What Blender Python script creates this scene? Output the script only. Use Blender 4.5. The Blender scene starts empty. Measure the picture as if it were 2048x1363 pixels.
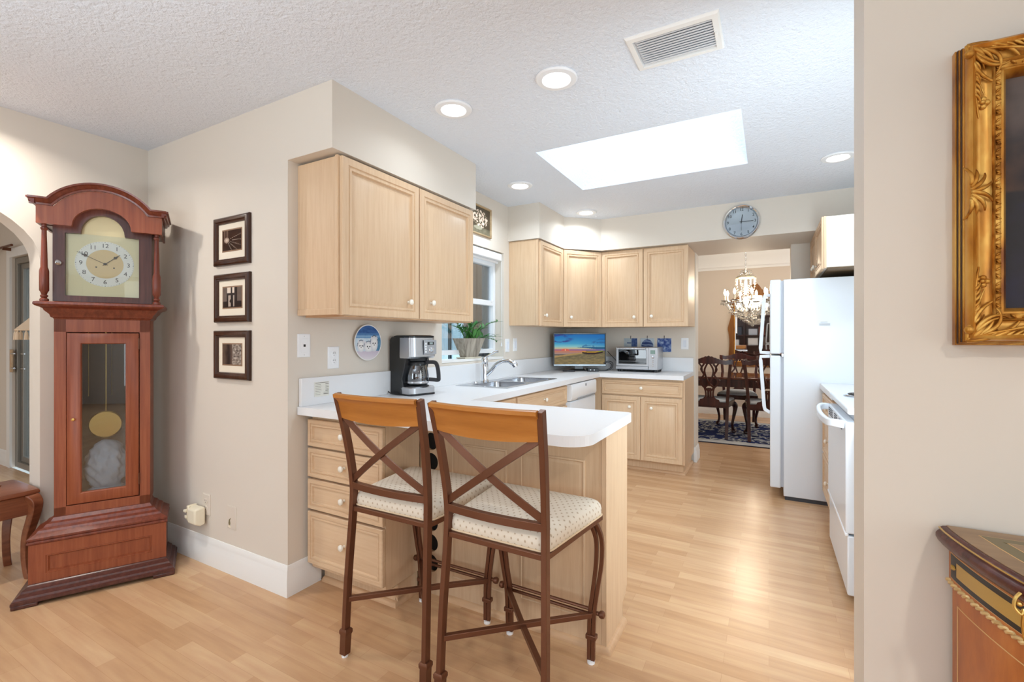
import bpy, bmesh, math, random
from math import sin, cos, pi, radians
from mathutils import Matrix, Vector
from mathutils import noise as mnoise

SC = bpy.context.scene
COL = SC.collection
random.seed(7)

# ---------------------------------------------------------------- camera, sky, lights, exposure
cd = bpy.data.cameras.new('camera')
cam = bpy.data.objects.new('camera', cd)
COL.objects.link(cam)
cam.location = (0, 0, 1.26)
cam.rotation_euler = (radians(90), 0, radians(28.876))
cd.sensor_width = 36.0
cd.lens = 931.7 / 2048 * 36
cd.shift_y = -5.9 / 2048
cd.clip_start = 0.02
SC.camera = cam
SC.view_settings.view_transform = 'Standard'
SC.view_settings.look = 'None'
SC.view_settings.gamma = 1.0
SC.view_settings.use_curve_mapping = False
SC.view_settings.exposure = 0.27

world = bpy.data.worlds.new('sky')
SC.world = world
world.use_nodes = True
wn = world.node_tree
wn.nodes.clear()
wo = wn.nodes.new('ShaderNodeOutputWorld')
wb = wn.nodes.new('ShaderNodeBackground')
wb.inputs['Color'].default_value = (0.70, 0.86, 1.0, 1)
wb.inputs['Strength'].default_value = 2.4
wn.links.new(wb.outputs[0], wo.inputs[0])


def area(name, loc, rot, size, power, color=(1, 1, 1), sy=None, spread=180):
    l = bpy.data.lights.new(name, 'AREA')
    l.energy = power
    l.color = color
    l.size = size
    l.spread = radians(spread)
    if sy:
        l.shape = 'RECTANGLE'
        l.size_y = sy
    else:
        l.shape = 'DISK'
    o = bpy.data.objects.new(name, l)
    o.location = loc
    o.rotation_euler = rot
    COL.objects.link(o)
    return o


WARM = (1.0, 0.95, 0.88)
NEUT = (0.78, 0.90, 1.0)
COOL = (0.84, 0.92, 1.0)
# added fill lights behind the camera, no windows built there
area('living_fill_light', (-3.4, -4.05, 1.35), (radians(90), 0, 0), 2.4, 56, (0.77, 0.90, 1.0), 2.0)
area('living_fill_light', (1.7, -4.05, 1.35), (radians(90), 0, 0), 2.4, 38, (0.77, 0.90, 1.0), 2.0)
area('living_side_fill_light', (3.9, -1.6, 1.35), (radians(90), 0, radians(90)), 3.6, 26, (0.80, 0.91, 1.0), 2.0)
# added fill light aimed up to bounce off the living-room ceiling
area('ceiling_bounce_fill', (-1.3, -0.9, 1.3), (radians(180), 0, 0), 0.8, 46, (0.74, 0.885, 1.0))
# added unseen fill light beyond the wall end, aimed across the kitchen
area('kitchen_fill_light', (0.43, 1.71, 1.22), Vector((-0.38, 0.92, 0.0)).to_track_quat('-Z', 'Y').to_euler(), 0.36, 25, (0.72, 0.88, 1.0), 1.4, 165)
# skylight shaft daylight
area('skylight_daylight', (-0.71, 3.10, 3.16), (0, 0, 0), 1.1, 6, (0.80, 0.90, 1.0), 0.8)
# area light over the patio room; added fill light for the dining room
area('patio_room_light', (-5.4, -2.2, 2.38), (0, 0, 0), 2.4, 36, (0.92, 0.96, 1.0), 2.4)
area('dining_fill_light', (2.15, 7.0, 1.5), (radians(90), 0, radians(90)), 1.8, 28, (0.88, 0.94, 1.0), 1.6)

# ---------------------------------------------------------------- helpers
ORG = {}


def lin(c):
    return tuple(((x / 255) / 12.92 if x / 255 <= 0.04045 else ((x / 255 + 0.055) / 1.055) ** 2.4) for x in c)


def tag(o, label=None, cat=None, group=None, kind=None):
    if label:
        o['label'] = label
    if cat:
        o['category'] = cat
    if group:
        o['group'] = group
    if kind:
        o['kind'] = kind
    return o


def thing(name, label, cat, loc=(0, 0, 0), rotz=0, group=None, local=False):
    """Empty at the thing's base; local=False: parts are written in world coordinates."""
    o = bpy.data.objects.new(name, None)
    o.empty_display_size = 0.05
    COL.objects.link(o)
    o.location = loc
    o.rotation_euler = (0, 0, rotz)
    ORG[o.name] = Vector((0, 0, 0)) if local else Vector(loc)
    return tag(o, label, cat, group)


def obj(name, bm, m, parent=None, bev=0.0, seg=2, smooth=True, org=None, angle=0.6, recalc=True):
    if recalc:
        bmesh.ops.recalc_face_normals(bm, faces=bm.faces[:])
    g = ORG[parent.name] if parent else Vector(org or (0, 0, 0))
    if g.length > 0:
        bmesh.ops.translate(bm, vec=-g, verts=bm.verts[:])
    me = bpy.data.meshes.new(name)
    bm.to_mesh(me)
    bm.free()
    if smooth:
        me.shade_smooth()
        me.set_sharp_from_angle(angle=angle)
    o = bpy.data.objects.new(name, me)
    COL.objects.link(o)
    me.materials.append(m)
    if parent:
        o.parent = parent
    else:
        o.location = g
    ORG[o.name] = g
    if bev > 0:
        b = o.modifiers.new('bevel', 'BEVEL')
        b.width = bev
        b.segments = seg
        b.limit_method = 'ANGLE'
        b.angle_limit = radians(40)
        b.harden_normals = False
    return o


def struct(name, bm, m, bev=0.0):
    return tag(obj(name, bm, m, None, bev), kind='structure')


def single(name, bm, m, label, cat, org, bev=0.0, group=None, **k):
    return tag(obj(name, bm, m, None, bev, org=org, **k), label, cat, group)


def dup(root, loc, rotz=None, label=None, group=None):
    def cp(o, par):
        c = o.copy()
        COL.objects.link(c)
        if par:
            c.parent = par
        for ch in list(o.children):
            cp(ch, c)
        return c
    r = cp(root, None)
    r.location = loc
    if rotz is not None:
        r.rotation_euler = (0, 0, rotz)
    if label:
        r['label'] = label
    if group:
        r['group'] = group
    return r


I4 = Matrix.Identity(4)


def frame(o, ux, uy=None, uz=None):
    """matrix whose local x,y,z map to the given world directions"""
    ux = Vector(ux).normalized()
    uz = Vector(uz or (0, 0, 1)).normalized()
    uy = Vector(uy).normalized() if uy else uz.cross(ux).normalized()
    m = Matrix.Identity(4)
    for i in range(3):
        m[i][0], m[i][1], m[i][2], m[i][3] = ux[i], uy[i], uz[i], o[i]
    return m


def nb():
    return bmesh.new()


def box(bm, x0, x1, y0, y1, z0, z1, T=I4):
    v = [bm.verts.new(T @ Vector(p)) for p in ((x0, y0, z0), (x1, y0, z0), (x1, y1, z0), (x0, y1, z0), (x0, y0, z1), (x1, y0, z1), (x1, y1, z1), (x0, y1, z1))]
    for f in ((0, 3, 2, 1), (4, 5, 6, 7), (0, 1, 5, 4), (1, 2, 6, 5), (2, 3, 7, 6), (3, 0, 4, 7)):
        bm.faces.new([v[i] for i in f])
    return bm


def B(*a):
    return box(nb(), *a)


def prism(bm, poly, d0, d1, T=I4):
    """poly: (x,z) outline in T's local xz plane, extruded along local y from d0 to d1"""
    a = [bm.verts.new(T @ Vector((p[0], d0, p[1]))) for p in poly]
    b = [bm.verts.new(T @ Vector((p[0], d1, p[1]))) for p in poly]
    bm.faces.new(a)
    bm.faces.new(b[::-1])
    n = len(poly)
    for i in range(n):
        j = (i + 1) % n
        bm.faces.new([a[j], a[i], b[i], b[j]])
    return bm


def slab(bm, poly, z0, z1, T=I4):
    """poly: (x,y) footprint extruded in z"""
    a = [bm.verts.new(T @ Vector((p[0], p[1], z0))) for p in poly]
    b = [bm.verts.new(T @ Vector((p[0], p[1], z1))) for p in poly]
    bm.faces.new(a[::-1])
    bm.faces.new(b)
    n = len(poly)
    for i in range(n):
        j = (i + 1) % n
        bm.faces.new([a[i], a[j], b[j], b[i]])
    return bm


def loft(bm, loops, cap=True, closed=True):
    R = [[bm.verts.new(Vector(p)) for p in lp] for lp in loops]
    n = len(R[0])
    for a, b in zip(R, R[1:]):
        for i in range(n if closed else n - 1):
            j = (i + 1) % n
            try:
                bm.faces.new([a[i], a[j], b[j], b[i]])
            except ValueError:
                pass
    if cap:
        bm.faces.new(R[0][::-1])
        bm.faces.new(R[-1])
    return bm


def tube(bm, pts, r, n=10, square=False, cap=True, up=None):
    """sweep of a round (or square) section; r number or list, pts 3D"""
    pts = [Vector(p) for p in pts]
    m = len(pts)
    rs = r if isinstance(r, (list, tuple)) else [r] * m
    if square:
        n = 4
    loops = []
    prev = None
    for i in range(m):
        t = (pts[min(i + 1, m - 1)] - pts[max(i - 1, 0)]).normalized()
        if prev is None:
            u = Vector(up) if up else (Vector((0, 0, 1)) if abs(t.z) < 0.9 else Vector((1, 0, 0)))
        else:
            u = prev
        s = t.cross(u)
        if s.length < 1e-5:
            s = t.cross(Vector((0.3, 1, 0.2)))
        s.normalize()
        u = s.cross(t).normalized()
        prev = u
        lp = []
        for k in range(n):
            a = 2 * pi * (k + (0.5 if square else 0)) / n
            rr = rs[i]
            if square:
                rx, ry = rr if isinstance(rr, (list, tuple)) else (rr, rr)
                lp.append(pts[i] + s * (rx * (1 if cos(a) > 0 else -1)) + u * (ry * (1 if sin(a) > 0 else -1)))
            else:
                lp.append(pts[i] + s * (rr * cos(a)) + u * (rr * sin(a)))
        loops.append(lp)
    return loft(bm, loops, cap)


def lathe(bm, prof, T=I4, n=20, cap=True):
    """prof: (r,z) about T's local z"""
    loops = [[T @ Vector((max(r, 1e-4) * cos(2 * pi * k / n), max(r, 1e-4) * sin(2 * pi * k / n), z)) for k in range(n)] for r, z in prof]
    return loft(bm, loops, cap)


def cyl(bm, p0, p1, r, n=16, r1=None):
    return tube(bm, [p0, p1], [r, r if r1 is None else r1], n)


def ball(bm, c, r, n=12, sz=1.0):
    T = Matrix.Translation(c)
    return lathe(bm, [(r * sin(pi * i / 8), -r * sz * cos(pi * i / 8)) for i in range(9)], T, n)


def rings(bm, w, h, rr, T=I4, back=True, hole=False):
    """rectangle w*h in local xz, centred at x, base z=0, stepping inwards; rr: (inset, out) with out towards local -y"""
    L = []
    for i, d in rr:
        L.append([bm.verts.new(T @ Vector(p)) for p in ((-w / 2 + i, -d, i), (w / 2 - i, -d, i), (w / 2 - i, -d, h - i), (-w / 2 + i, -d, h - i))])
    for a, b in zip(L, L[1:]):
        for i in range(4):
            j = (i + 1) % 4
            bm.faces.new([a[i], a[j], b[j], b[i]])
    if not hole:
        bm.faces.new(L[-1])
        if back:
            bm.faces.new(L[0][::-1])
    return bm


def ring_frame(bm, w, h, rr, T=I4):
    """picture frame: rr closes back on itself"""
    return rings(bm, w, h, list(rr) + [rr[0]], T, hole=True)


def sweep(bm, path, prof, closed=False, T=I4):
    """prof (offset to the right of travel, z) swept along an xy path with mitred corners"""
    P = [Vector((p[0], p[1])) for p in path]
    n = len(P)
    loops = []
    for i in range(n):
        if closed:
            a, b, c = P[i - 1], P[i], P[(i + 1) % n]
        else:
            a, b, c = P[max(i - 1, 0)], P[i], P[min(i + 1, n - 1)]
        d1 = (b - a).normalized() if (b - a).length > 1e-9 else (c - b).normalized()
        d2 = (c - b).normalized() if (c - b).length > 1e-9 else d1
        n1 = Vector((d1.y, -d1.x))
        n2 = Vector((d2.y, -d2.x))
        mm = n1 + n2
        k = mm.dot(n1)
        mm = mm / k if abs(k) > 1e-6 else n1
        loops.append([T @ Vector((b.x + mm.x * o, b.y + mm.y * o, z)) for o, z in prof])
    R = [[bm.verts.new(p) for p in lp] for lp in loops]
    m = len(prof)
    for i in range(n if closed else n - 1):
        a, b = R[i], R[(i + 1) % n]
        for k in range(m):
            j = (k + 1) % m
            bm.faces.new([a[k], a[j], b[j], b[k]])
    if not closed:
        bm.faces.new(R[0][::-1])
        bm.faces.new(R[-1])
    return bm


def text(s, size, T, depth=0.001, bold=0.0):
    """mesh of a word in T's local xz plane (facing local -y), centred"""
    cu = bpy.data.curves.new('t', 'FONT')
    cu.body = s
    cu.size = size
    cu.extrude = depth
    cu.offset = bold
    cu.align_x = 'CENTER'
    cu.align_y = 'CENTER'
    o = bpy.data.objects.new('t', cu)
    COL.objects.link(o)
    dg = bpy.context.evaluated_depsgraph_get()
    me = bpy.data.meshes.new_from_object(o.evaluated_get(dg))
    bpy.data.objects.remove(o)
    bpy.data.curves.remove(cu)
    X = T @ Matrix.Rotation(radians(90), 4, 'X')
    me.transform(X)
    return me


def add_me(bm, me):
    bm.from_mesh(me)
    bpy.data.meshes.remove(me)
    return bm


def pic(name, fn, w, h, nx, ny, T, m, parent=None, org=None, shape=None):
    """flat picture: grid in local xz plane centred, point colours from fn(u,v) 0..1; shape: function mapping (u,v)->(x,z)"""
    verts, faces, cols = [], [], []
    g = ORG[parent.name] if parent else Vector(org or (0, 0, 0))
    for j in range(ny + 1):
        for i in range(nx + 1):
            u, v = i / nx, j / ny
            x, z = shape(u, v) if shape else ((u - 0.5) * w, (v - 0.5) * h)
            verts.append(T @ Vector((x, 0, z)) - g)
            cc = fn(u, v)
            cols.extend((*lin(cc), 1.0))
    for j in range(ny):
        for i in range(nx):
            a = j * (nx + 1) + i
            faces.append((a, a + 1, a + nx + 2, a + nx + 1))
    me = bpy.data.meshes.new(name)
    me.from_pydata(verts, [], faces)
    at = me.color_attributes.new('Col', 'FLOAT_COLOR', 'POINT')
    at.data.foreach_set('color', cols)
    me.materials.append(m)
    o = bpy.data.objects.new(name, me)
    COL.objects.link(o)
    if parent:
        o.parent = parent
    else:
        o.location = g
    ORG[o.name] = g
    return o


def mix3(a, b, t):
    t = max(0.0, min(1.0, t))
    return tuple(a[i] + (b[i] - a[i]) * t for i in range(3))


def fbm(x, y, z=0.0, o=3):
    s, a, t = 0, 1, 0
    for i in range(o):
        s += a * mnoise.noise(Vector((x, y, z)))
        t += a
        x *= 2.03
        y *= 2.03
        a *= 0.5
    return s / t


# ---------------------------------------------------------------- materials
def mat(name, col, rough=0.5, metal=0.0, spec=0.5, **k):
    m = bpy.data.materials.new(name)
    m.use_nodes = True
    b = m.node_tree.nodes['Principled BSDF']
    b.inputs['Base Color'].default_value = (*lin(col), 1)
    b.inputs['Roughness'].default_value = rough
    b.inputs['Metallic'].default_value = metal
    b.inputs['Specular IOR Level'].default_value = spec
    for key, v in k.items():
        b.inputs[key.replace('_', ' ')].default_value = v
    return m


def N(m, t, **k):
    n = m.node_tree.nodes.new(t)
    for a, v in k.items():
        if a in n.inputs:
            n.inputs[a].default_value = v
        else:
            setattr(n, a, v)
    return n


def L(m, a, b):
    m.node_tree.links.new(a, b)


def bsdf(m):
    return m.node_tree.nodes['Principled BSDF']


def coords(m, scale=(1, 1, 1), rot=(0, 0, 0), kind='Object'):
    tc = N(m, 'ShaderNodeTexCoord')
    mp = N(m, 'ShaderNodeMapping')
    mp.inputs['Scale'].default_value = scale
    mp.inputs['Rotation'].default_value = rot
    L(m, tc.outputs[kind], mp.inputs['Vector'])
    return mp.outputs['Vector']


def ramp(m, fac, stops):
    r = N(m, 'ShaderNodeValToRGB')
    e = r.color_ramp.elements
    while len(e) < len(stops):
        e.new(0.5)
    for i, (p, c) in enumerate(stops):
        e[i].position = p
        e[i].color = (*lin(c), 1)
    L(m, fac, r.inputs[0])
    return r.outputs[0]


def bump(m, h, strength=0.2, dist=0.002):
    b = N(m, 'ShaderNodeBump')
    b.inputs['Strength'].default_value = strength
    b.inputs['Distance'].default_value = dist
    L(m, h, b.inputs['Height'])
    L(m, b.outputs[0], bsdf(m).inputs['Normal'])


def paint(name, col, rough=0.6, sc=60, st=0.15, dist=0.001):
    m = mat(name, col, rough, spec=0.3)
    n = N(m, 'ShaderNodeTexNoise')
    n.inputs['Scale'].default_value = sc
    n.inputs['Detail'].default_value = 3
    L(m, coords(m), n.inputs['Vector'])
    bump(m, n.outputs['Fac'], st, dist)
    return m


def wood(name, c0, c1, c2, axis=2, rough=0.4, fine=40.0, spec=0.4, stretch=0.06):
    m = mat(name, c1, rough, spec=spec)
    s = [1, 1, 1]
    s[axis] = stretch
    v = coords(m, tuple(s))
    a = N(m, 'ShaderNodeTexNoise')
    a.inputs['Scale'].default_value = fine
    a.inputs['Detail'].default_value = 5
    a.inputs['Roughness'].default_value = 0.65
    L(m, v, a.inputs['Vector'])
    L(m, ramp(m, a.outputs['Fac'], [(0.30, c0), (0.5, c1), (0.72, c2)]), bsdf(m).inputs['Base Color'])
    bump(m, a.outputs['Fac'], 0.06, 0.001)
    return m


def colattr(name, rough=0.5, emit=0.0):
    m = mat(name, (128, 128, 128), rough)
    a = N(m, 'ShaderNodeAttribute')
    a.attribute_name = 'Col'
    b = bsdf(m)
    if emit:
        b.inputs['Base Color'].default_value = (0.01, 0.01, 0.01, 1)
        L(m, a.outputs['Color'], b.inputs['Emission Color'])
        b.inputs['Emission Strength'].default_value = emit
    else:
        L(m, a.outputs['Color'], b.inputs['Base Color'])
    return m


M = {}
M['wall'] = paint('wall_paint', (222, 212, 199))
M['white'] = paint('white_trim_paint', (238, 236, 232), 0.4, 20, 0.03)
m = M['ceil'] = mat('ceiling_stucco', (231, 236, 244), 0.8, spec=0.2)
n1 = N(m, 'ShaderNodeTexNoise')
n1.inputs['Scale'].default_value = 58
n1.inputs['Detail'].default_value = 4
n1.inputs['Roughness'].default_value = 0.6
L(m, coords(m), n1.inputs['Vector'])
bump(m, n1.outputs['Fac'], 0.75, 0.012)
# laminate floor: narrow strips running along x
m = M['floor'] = mat('laminate_floor', (205, 150, 100), 0.26, spec=0.5)
v = coords(m)
br = N(m, 'ShaderNodeTexBrick')
br.offset = 0.37
br.offset_frequency = 2
br.squash = 1.0
for a, val in (('Scale', 1.0), ('Mortar Size', 0.0006), ('Mortar Smooth', 0.2), ('Bias', 0.0), ('Brick Width', 0.42), ('Row Height', 0.066)):
    br.inputs[a].default_value = val
br.inputs['Color1'].default_value = (*lin((211, 171, 131)), 1)
br.inputs['Color2'].default_value = (*lin((194, 151, 111)), 1)
br.inputs['Mortar'].default_value = (*lin((186, 142, 104)), 1)
L(m, v, br.inputs['Vector'])
gr = N(m, 'ShaderNodeTexNoise')
gr.inputs['Scale'].default_value = 9
gr.inputs['Detail'].default_value = 4
L(m, coords(m, (0.35, 3.5, 1)), gr.inputs['Vector'])
mx = N(m, 'ShaderNodeMix')
mx.data_type = 'RGBA'
mx.blend_type = 'OVERLAY'
mx.inputs['Factor'].default_value = 0.28
L(m, br.outputs['Color'], mx.inputs[6])
L(m, gr.outputs['Fac'], mx.inputs[7])
L(m, mx.outputs[2], bsdf(m).inputs['Base Color'])

M['maple'] = wood('pickled_maple', (212, 178, 143), (218, 186, 151), (223, 193, 159), 2, 0.42, 64)
M['maple_h'] = wood('pickled_maple_drawer', (212, 178, 143), (218, 186, 151), (223, 193, 159), 0, 0.42, 64)
M['maple_v'] = wood('pickled_maple_side_drawer', (212, 178, 143), (218, 186, 151), (223, 193, 159), 1, 0.42, 64)
M['toe'] = wood('toe_kick_maple', (196, 156, 118), (208, 168, 130), (216, 178, 140), 0, 0.45, 30)
M['knob'] = mat('cream_ceramic', (243, 236, 222), 0.18, spec=0.6)
M['counter'] = paint('white_laminate', (234, 234, 235), 0.3, 200, 0.02)
M['mahog'] = wood('mahogany', (94, 40, 26), (116, 54, 36), (136, 70, 48), 2, 0.28, 60, 0.5, 0.04)
M['mahog_h'] = wood('mahogany_cross', (110, 50, 28), (140, 70, 40), (160, 86, 54), 1, 0.28, 34, 0.5)
M['mahog_d'] = wood('mahogany_dark', (66, 34, 28), (84, 46, 38), (100, 58, 48), 2, 0.28, 60, 0.5, 0.04)
M['mahog_l'] = wood('mahogany_light', (132, 64, 38), (150, 78, 48), (166, 94, 60), 2, 0.3, 60, 0.5, 0.04)
M['brass'] = mat('brass', (215, 180, 105), 0.28, 1.0)
M['dial'] = mat('brushed_gold_dial', (222, 206, 160), 0.45, 0.25)
M['silver'] = mat('silvered_ring', (236, 230, 214), 0.45, 0.1)
M['ink'] = mat('brown_black_ink', (84, 74, 60), 0.5)
M['grey_ink'] = mat('grey_ink', (120, 112, 96), 0.6)
M['black'] = mat('black_plastic', (20, 21, 23), 0.28, spec=0.5)
M['black_soft'] = mat('black_satin', (26, 26, 30), 0.45)
M['steel'] = mat('stainless_steel', (196, 198, 202), 0.25, 1.0)
M['steel_b'] = mat('brushed_steel', (190, 192, 196), 0.35, 0.9)
M['chrome'] = mat('chrome', (225, 228, 232), 0.08, 1.0)
M['bronze'] = mat('bronze_metal', (112, 72, 52), 0.36, 0.55, spec=0.5)
M['honey'] = wood('honey_wood', (168, 104, 40), (184, 118, 50), (198, 132, 62), 0, 0.32, 22, 0.5)
M['white_pl'] = mat('white_plastic', (240, 241, 243), 0.3)
M['ivory_pl'] = mat('ivory_plastic', (240, 230, 205), 0.4)
M['fridge'] = paint('white_enamel', (232, 237, 243), 0.25, 260, 0.05)
M['pic'] = colattr('picture_print', 0.45)
M['picg'] = colattr('glazed_print', 0.3)
bsdf(M['picg']).inputs['Specular IOR Level'].default_value = 0.2
M['screen'] = colattr('television_screen', 0.45, 0.62)
bsdf(M['screen']).inputs['Specular IOR Level'].default_value = 0.12
M['frame_dk'] = wood('dark_walnut_frame', (52, 30, 20), (68, 42, 28), (84, 54, 38), 2, 0.3, 30)
M['mat_board'] = mat('cream_mat_board', (236, 224, 204), 0.8)
m = M['lens'] = mat('lit_lens', (255, 255, 255), 0.5)
bsdf(m).inputs['Emission Color'].default_value = (1.0, 0.97, 0.92, 1)
bsdf(m).inputs['Emission Strength'].default_value = 9
m = M['flame'] = mat('lit_bulb', (255, 245, 225), 0.4)
bsdf(m).inputs['Emission Color'].default_value = (1.0, 0.86, 0.62, 1)
bsdf(m).inputs['Emission Strength'].default_value = 22


def glass(name, col=(255, 255, 255), rough=0.0, mixf=0.88):
    m = bpy.data.materials.new(name)
    m.use_nodes = True
    t = m.node_tree
    t.nodes.remove(bsdf(m))
    out = t.nodes['Material Output']
    tr = N(m, 'ShaderNodeBsdfTransparent')
    tr.inputs[0].default_value = (*lin(col), 1)
    gl = N(m, 'ShaderNodeBsdfGlossy')
    gl.inputs['Roughness'].default_value = rough
    fr = N(m, 'ShaderNodeLayerWeight')
    fr.inputs['Blend'].default_value = 0.25
    mth = N(m, 'ShaderNodeMath', operation='MULTIPLY_ADD')
    mth.inputs[1].default_value = 0.6
    mth.inputs[2].default_value = 1 - mixf
    L(m, fr.outputs['Fresnel'], mth.inputs[0])
    mx = N(m, 'ShaderNodeMixShader')
    L(m, mth.outputs[0], mx.inputs[0])
    L(m, tr.outputs[0], mx.inputs[1])
    L(m, gl.outputs[0], mx.inputs[2])
    L(m, mx.outputs[0], out.inputs[0])
    return m


M['glass'] = glass('pane_glass', (250, 253, 255), 0.0, 0.97)
M['crystal'] = glass('cut_crystal', (255, 253, 248), 0.12, 0.55)
M['carafe'] = glass('carafe_glass', (226, 232, 238), 0.02, 0.85)
M['clockglass'] = glass('clock_glass', (235, 238, 240), 0.0, 0.90)
M['mirror'] = mat('mirror_silver', (235, 235, 235), 0.02, 1.0)

# ================================================================ SETTING
CE = 2.44
bm = B(-7.6, 4.0, -4.2, 1.62, -0.12, 0)
box(bm, -2.21, 4.0, 1.62, 8.6, -0.12, 0)
struct('floor', bm, M['floor'])

SKX0, SKX1, SKY0, SKY1 = -1.30, -0.125, 2.67, 3.53
bm = B(-7.6, 4.0, -4.2, SKY0, CE, CE + 0.1)
box(bm, -2.21, SKX0, SKY0, SKY1, CE, CE + 0.1)
box(bm, SKX1, 4.0, SKY0, SKY1, CE, CE + 0.1)
box(bm, -2.21, 4.0, SKY1, 5.25, CE, CE + 0.1)
struct('ceiling', bm, M['ceil'])
bm = B(SKX0 - 0.08, SKX0, SKY0 - 0.08, SKY1 + 0.08, CE + 0.1, 3.25)
box(bm, SKX1, SKX1 + 0.08, SKY0 - 0.08, SKY1 + 0.08, CE + 0.1, 3.25)
box(bm, SKX0, SKX1, SKY0 - 0.08, SKY0, CE + 0.1, 3.25)
box(bm, SKX0, SKX1, SKY1, SKY1 + 0.08, CE + 0.1, 3.25)
struct('ceiling_skylight_shaft', bm, M['ceil'])
struct('window_2', B(SKX0 - 0.05, SKX1 + 0.05, SKY0 - 0.05, SKY1 + 0.05, 3.25, 3.26), M['glass'])
struct('ceiling_dining', B(-2.95, 2.4, 5.25, 8.6, 2.75, 2.85), M['ceil'])

# wall with the arched opening (faces +x)
arch = [(-4.2, 0), (-0.633, 0), (-0.633, 1.68)]
for i in range(1, 24):
    a = pi - pi * i / 24
    arch.append((0.167 + 0.8 * cos(a), 1.68 + 0.385 * sin(a)))
arch += [(0.967, 1.68), (0.967, 0), (1.62, 0), (1.62, CE), (-4.2, CE)]
bm = prism(nb(), arch, -0.075, 0.075, frame((-3.505, 0, 0), (0, 1, 0)))
struct('wall_left', bm, M['wall'])
struct('wall_back', B(-3.43, -2.06, 1.465, 1.62, 0, CE), M['wall'])
# sliding-door wall of the room beyond the arch
bm = B(-7.6, -6.45, 1.62, 1.78, 0, CE)
box(bm, -6.45, -4.62, 1.62, 1.78, 2.04, CE)
box(bm, -4.62, -3.43, 1.62, 1.78, 0, CE)
struct('wall_patio', bm, M['wall'])
struct('wall_far_left', B(-7.75, -7.6, -4.2, 1.78, 0, CE), M['wall'])
# sink wall (faces +x) with the window opening
WY0, WY1, WZ0, WZ1 = 2.69, 3.583, 1.075, 2.01
bm = B(-2.21, -2.06, 1.62, WY0, 0, CE)
box(bm, -2.21, -2.06, WY1, 5.25, 0, CE)
box(bm, -2.21, -2.06, WY0, WY1, 0, WZ0)
box(bm, -2.21, -2.06, WY0, WY1, WZ1, CE)
struct('wall_sink', bm, M['wall'])
# far kitchen wall with the cased opening to the dining room
bm = B(-2.95, -0.655, 5.05, 5.27, 0, 2.13)
box(bm, 0.18, 2.4, 5.05, 5.27, 0, 2.13)
box(bm, -2.95, 2.4, 5.05, 5.27, 2.13, 2.85)
struct('wall_far', bm, M['wall'])
struct('wall_kitchen_right', B(1.0, 1.15, 1.62, 5.05, 0, CE), M['wall'])
struct('wall_right', B(0.211, 4.0, 1.465, 1.622, 0, CE), M['wall'])
struct('wall_living_right', B(4.0, 4.15, -4.2, 1.622, 0, CE), M['wall'])
struct('wall_living_back', B(-7.6, 4.0, -4.35, -4.2, 0, CE), M['wall'])
# soffits
struct('trim_soffit_near', B(-2.06, -1.745, 1.465, 2.655, 2.13, CE), M['wall'])
bm = slab(nb(), [(-2.06, 3.66), (-1.746, 3.66), (-1.746, 4.22), (-1.462, 4.49), (1.0, 4.49), (1.0, 5.05), (-2.06, 5.05)], 2.13, CE)
struct('trim_soffit_far', bm, M['wall'])
# dining room shell
struct('wall_dining_far', B(-2.95, 2.4, 8.4, 8.55, 0, 2.85), paint('dining_wall_paint', (214, 200, 184)))
struct('wall_dining_left', B(-2.95, -2.80, 5.27, 8.4, 0, 2.85), M['wall'])
struct('wall_dining_right', B(2.25, 2.4, 5.27, 8.4, 0, 2.85), M['wall'])
cr = [(0, 2.38), (0.012, 2.38), (0.016, 2.41), (0.03, 2.425), (0.034, 2.47), (0.075, 2.56), (0.105, 2.60), (0.11, 2.645), (0.15, 2.70), (0.16, 2.75), (0, 2.75)]
struct('trim_dining_crown', sweep(nb(), [(-2.80, 8.4), (2.25, 8.4)], cr), M['white'])

BB = [(0, 0), (0.016, 0), (0.016, 0.085), (0.013, 0.093), (0.013, 0.105), (0.010, 0.112), (0.011, 0.122), (0.005, 0.14), (0.003, 0.147), (0, 0.148)]


def base(name, path):
    struct(name, sweep(nb(), path, BB), M['white'])


base('baseboard_back', [(-3.43, 1.465), (-2.06, 1.465), (-2.06, 1.648)])
base('baseboard_left', [(-3.43, 0.967), (-3.43, 1.449)])
base('baseboard_opening_left', [(-0.668, 5.05), (-0.655, 5.05), (-0.655, 5.27)])
base('baseboard_dining', [(-2.80, 8.4), (2.25, 8.4)])
base('baseboard_patio', [(-7.6, 1.62), (-6.53, 1.62)])
base('baseboard_right', [(0.211, 1.622), (0.211, 1.465), (0.33, 1.465)])
base('baseboard_living_back', [(4.0, -4.2), (-7.6, -4.2)])

# ---- kitchen window
w1 = thing('window_1', 'white framed sash window above the kitchen sink', 'window', (-2.17, 3.14, WZ0))
w1['kind'] = 'structure'
bm = nb()
ring_frame(bm, WY1 - WY0 - 0.004, 0.80, [(0, -0.02), (0, 0.025), (0.036, 0.025), (0.036, -0.02)], frame((-2.17, (WY0 + WY1) / 2, WZ0 + 0.055), (0, 1, 0)))
box(bm, -2.193, -2.147, WY0 + 0.03, WY1 - 0.03, 1.545, 1.59)
box(bm, -2.15, -2.142, WY1 - 0.075, WY1 - 0.06, 1.575, 1.60)
obj('window_frame', bm, M['white_pl'], w1, 0.002)
obj('window_sill', B(-2.209, -2.062, WY0 + 0.001, WY1 - 0.001, WZ0 + 0.001, WZ0 + 0.021), M['white'], w1, 0.003)
obj('pane', B(-2.175, -2.171, WY0 + 0.03, WY1 - 0.03, WZ0 + 0.08, 1.93), M['glass'], w1, smooth=False)
sh = thing('roller_shade', 'white roller shade rolled up at the top of the sink window', 'shade', (-2.1, 3.13, 1.93))
bm = B(-2.12, -2.066, WY0 + 0.004, WY1 - 0.02, 1.937, 2.0)
obj('cassette', bm, M['white_pl'], sh, 0.006)
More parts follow.
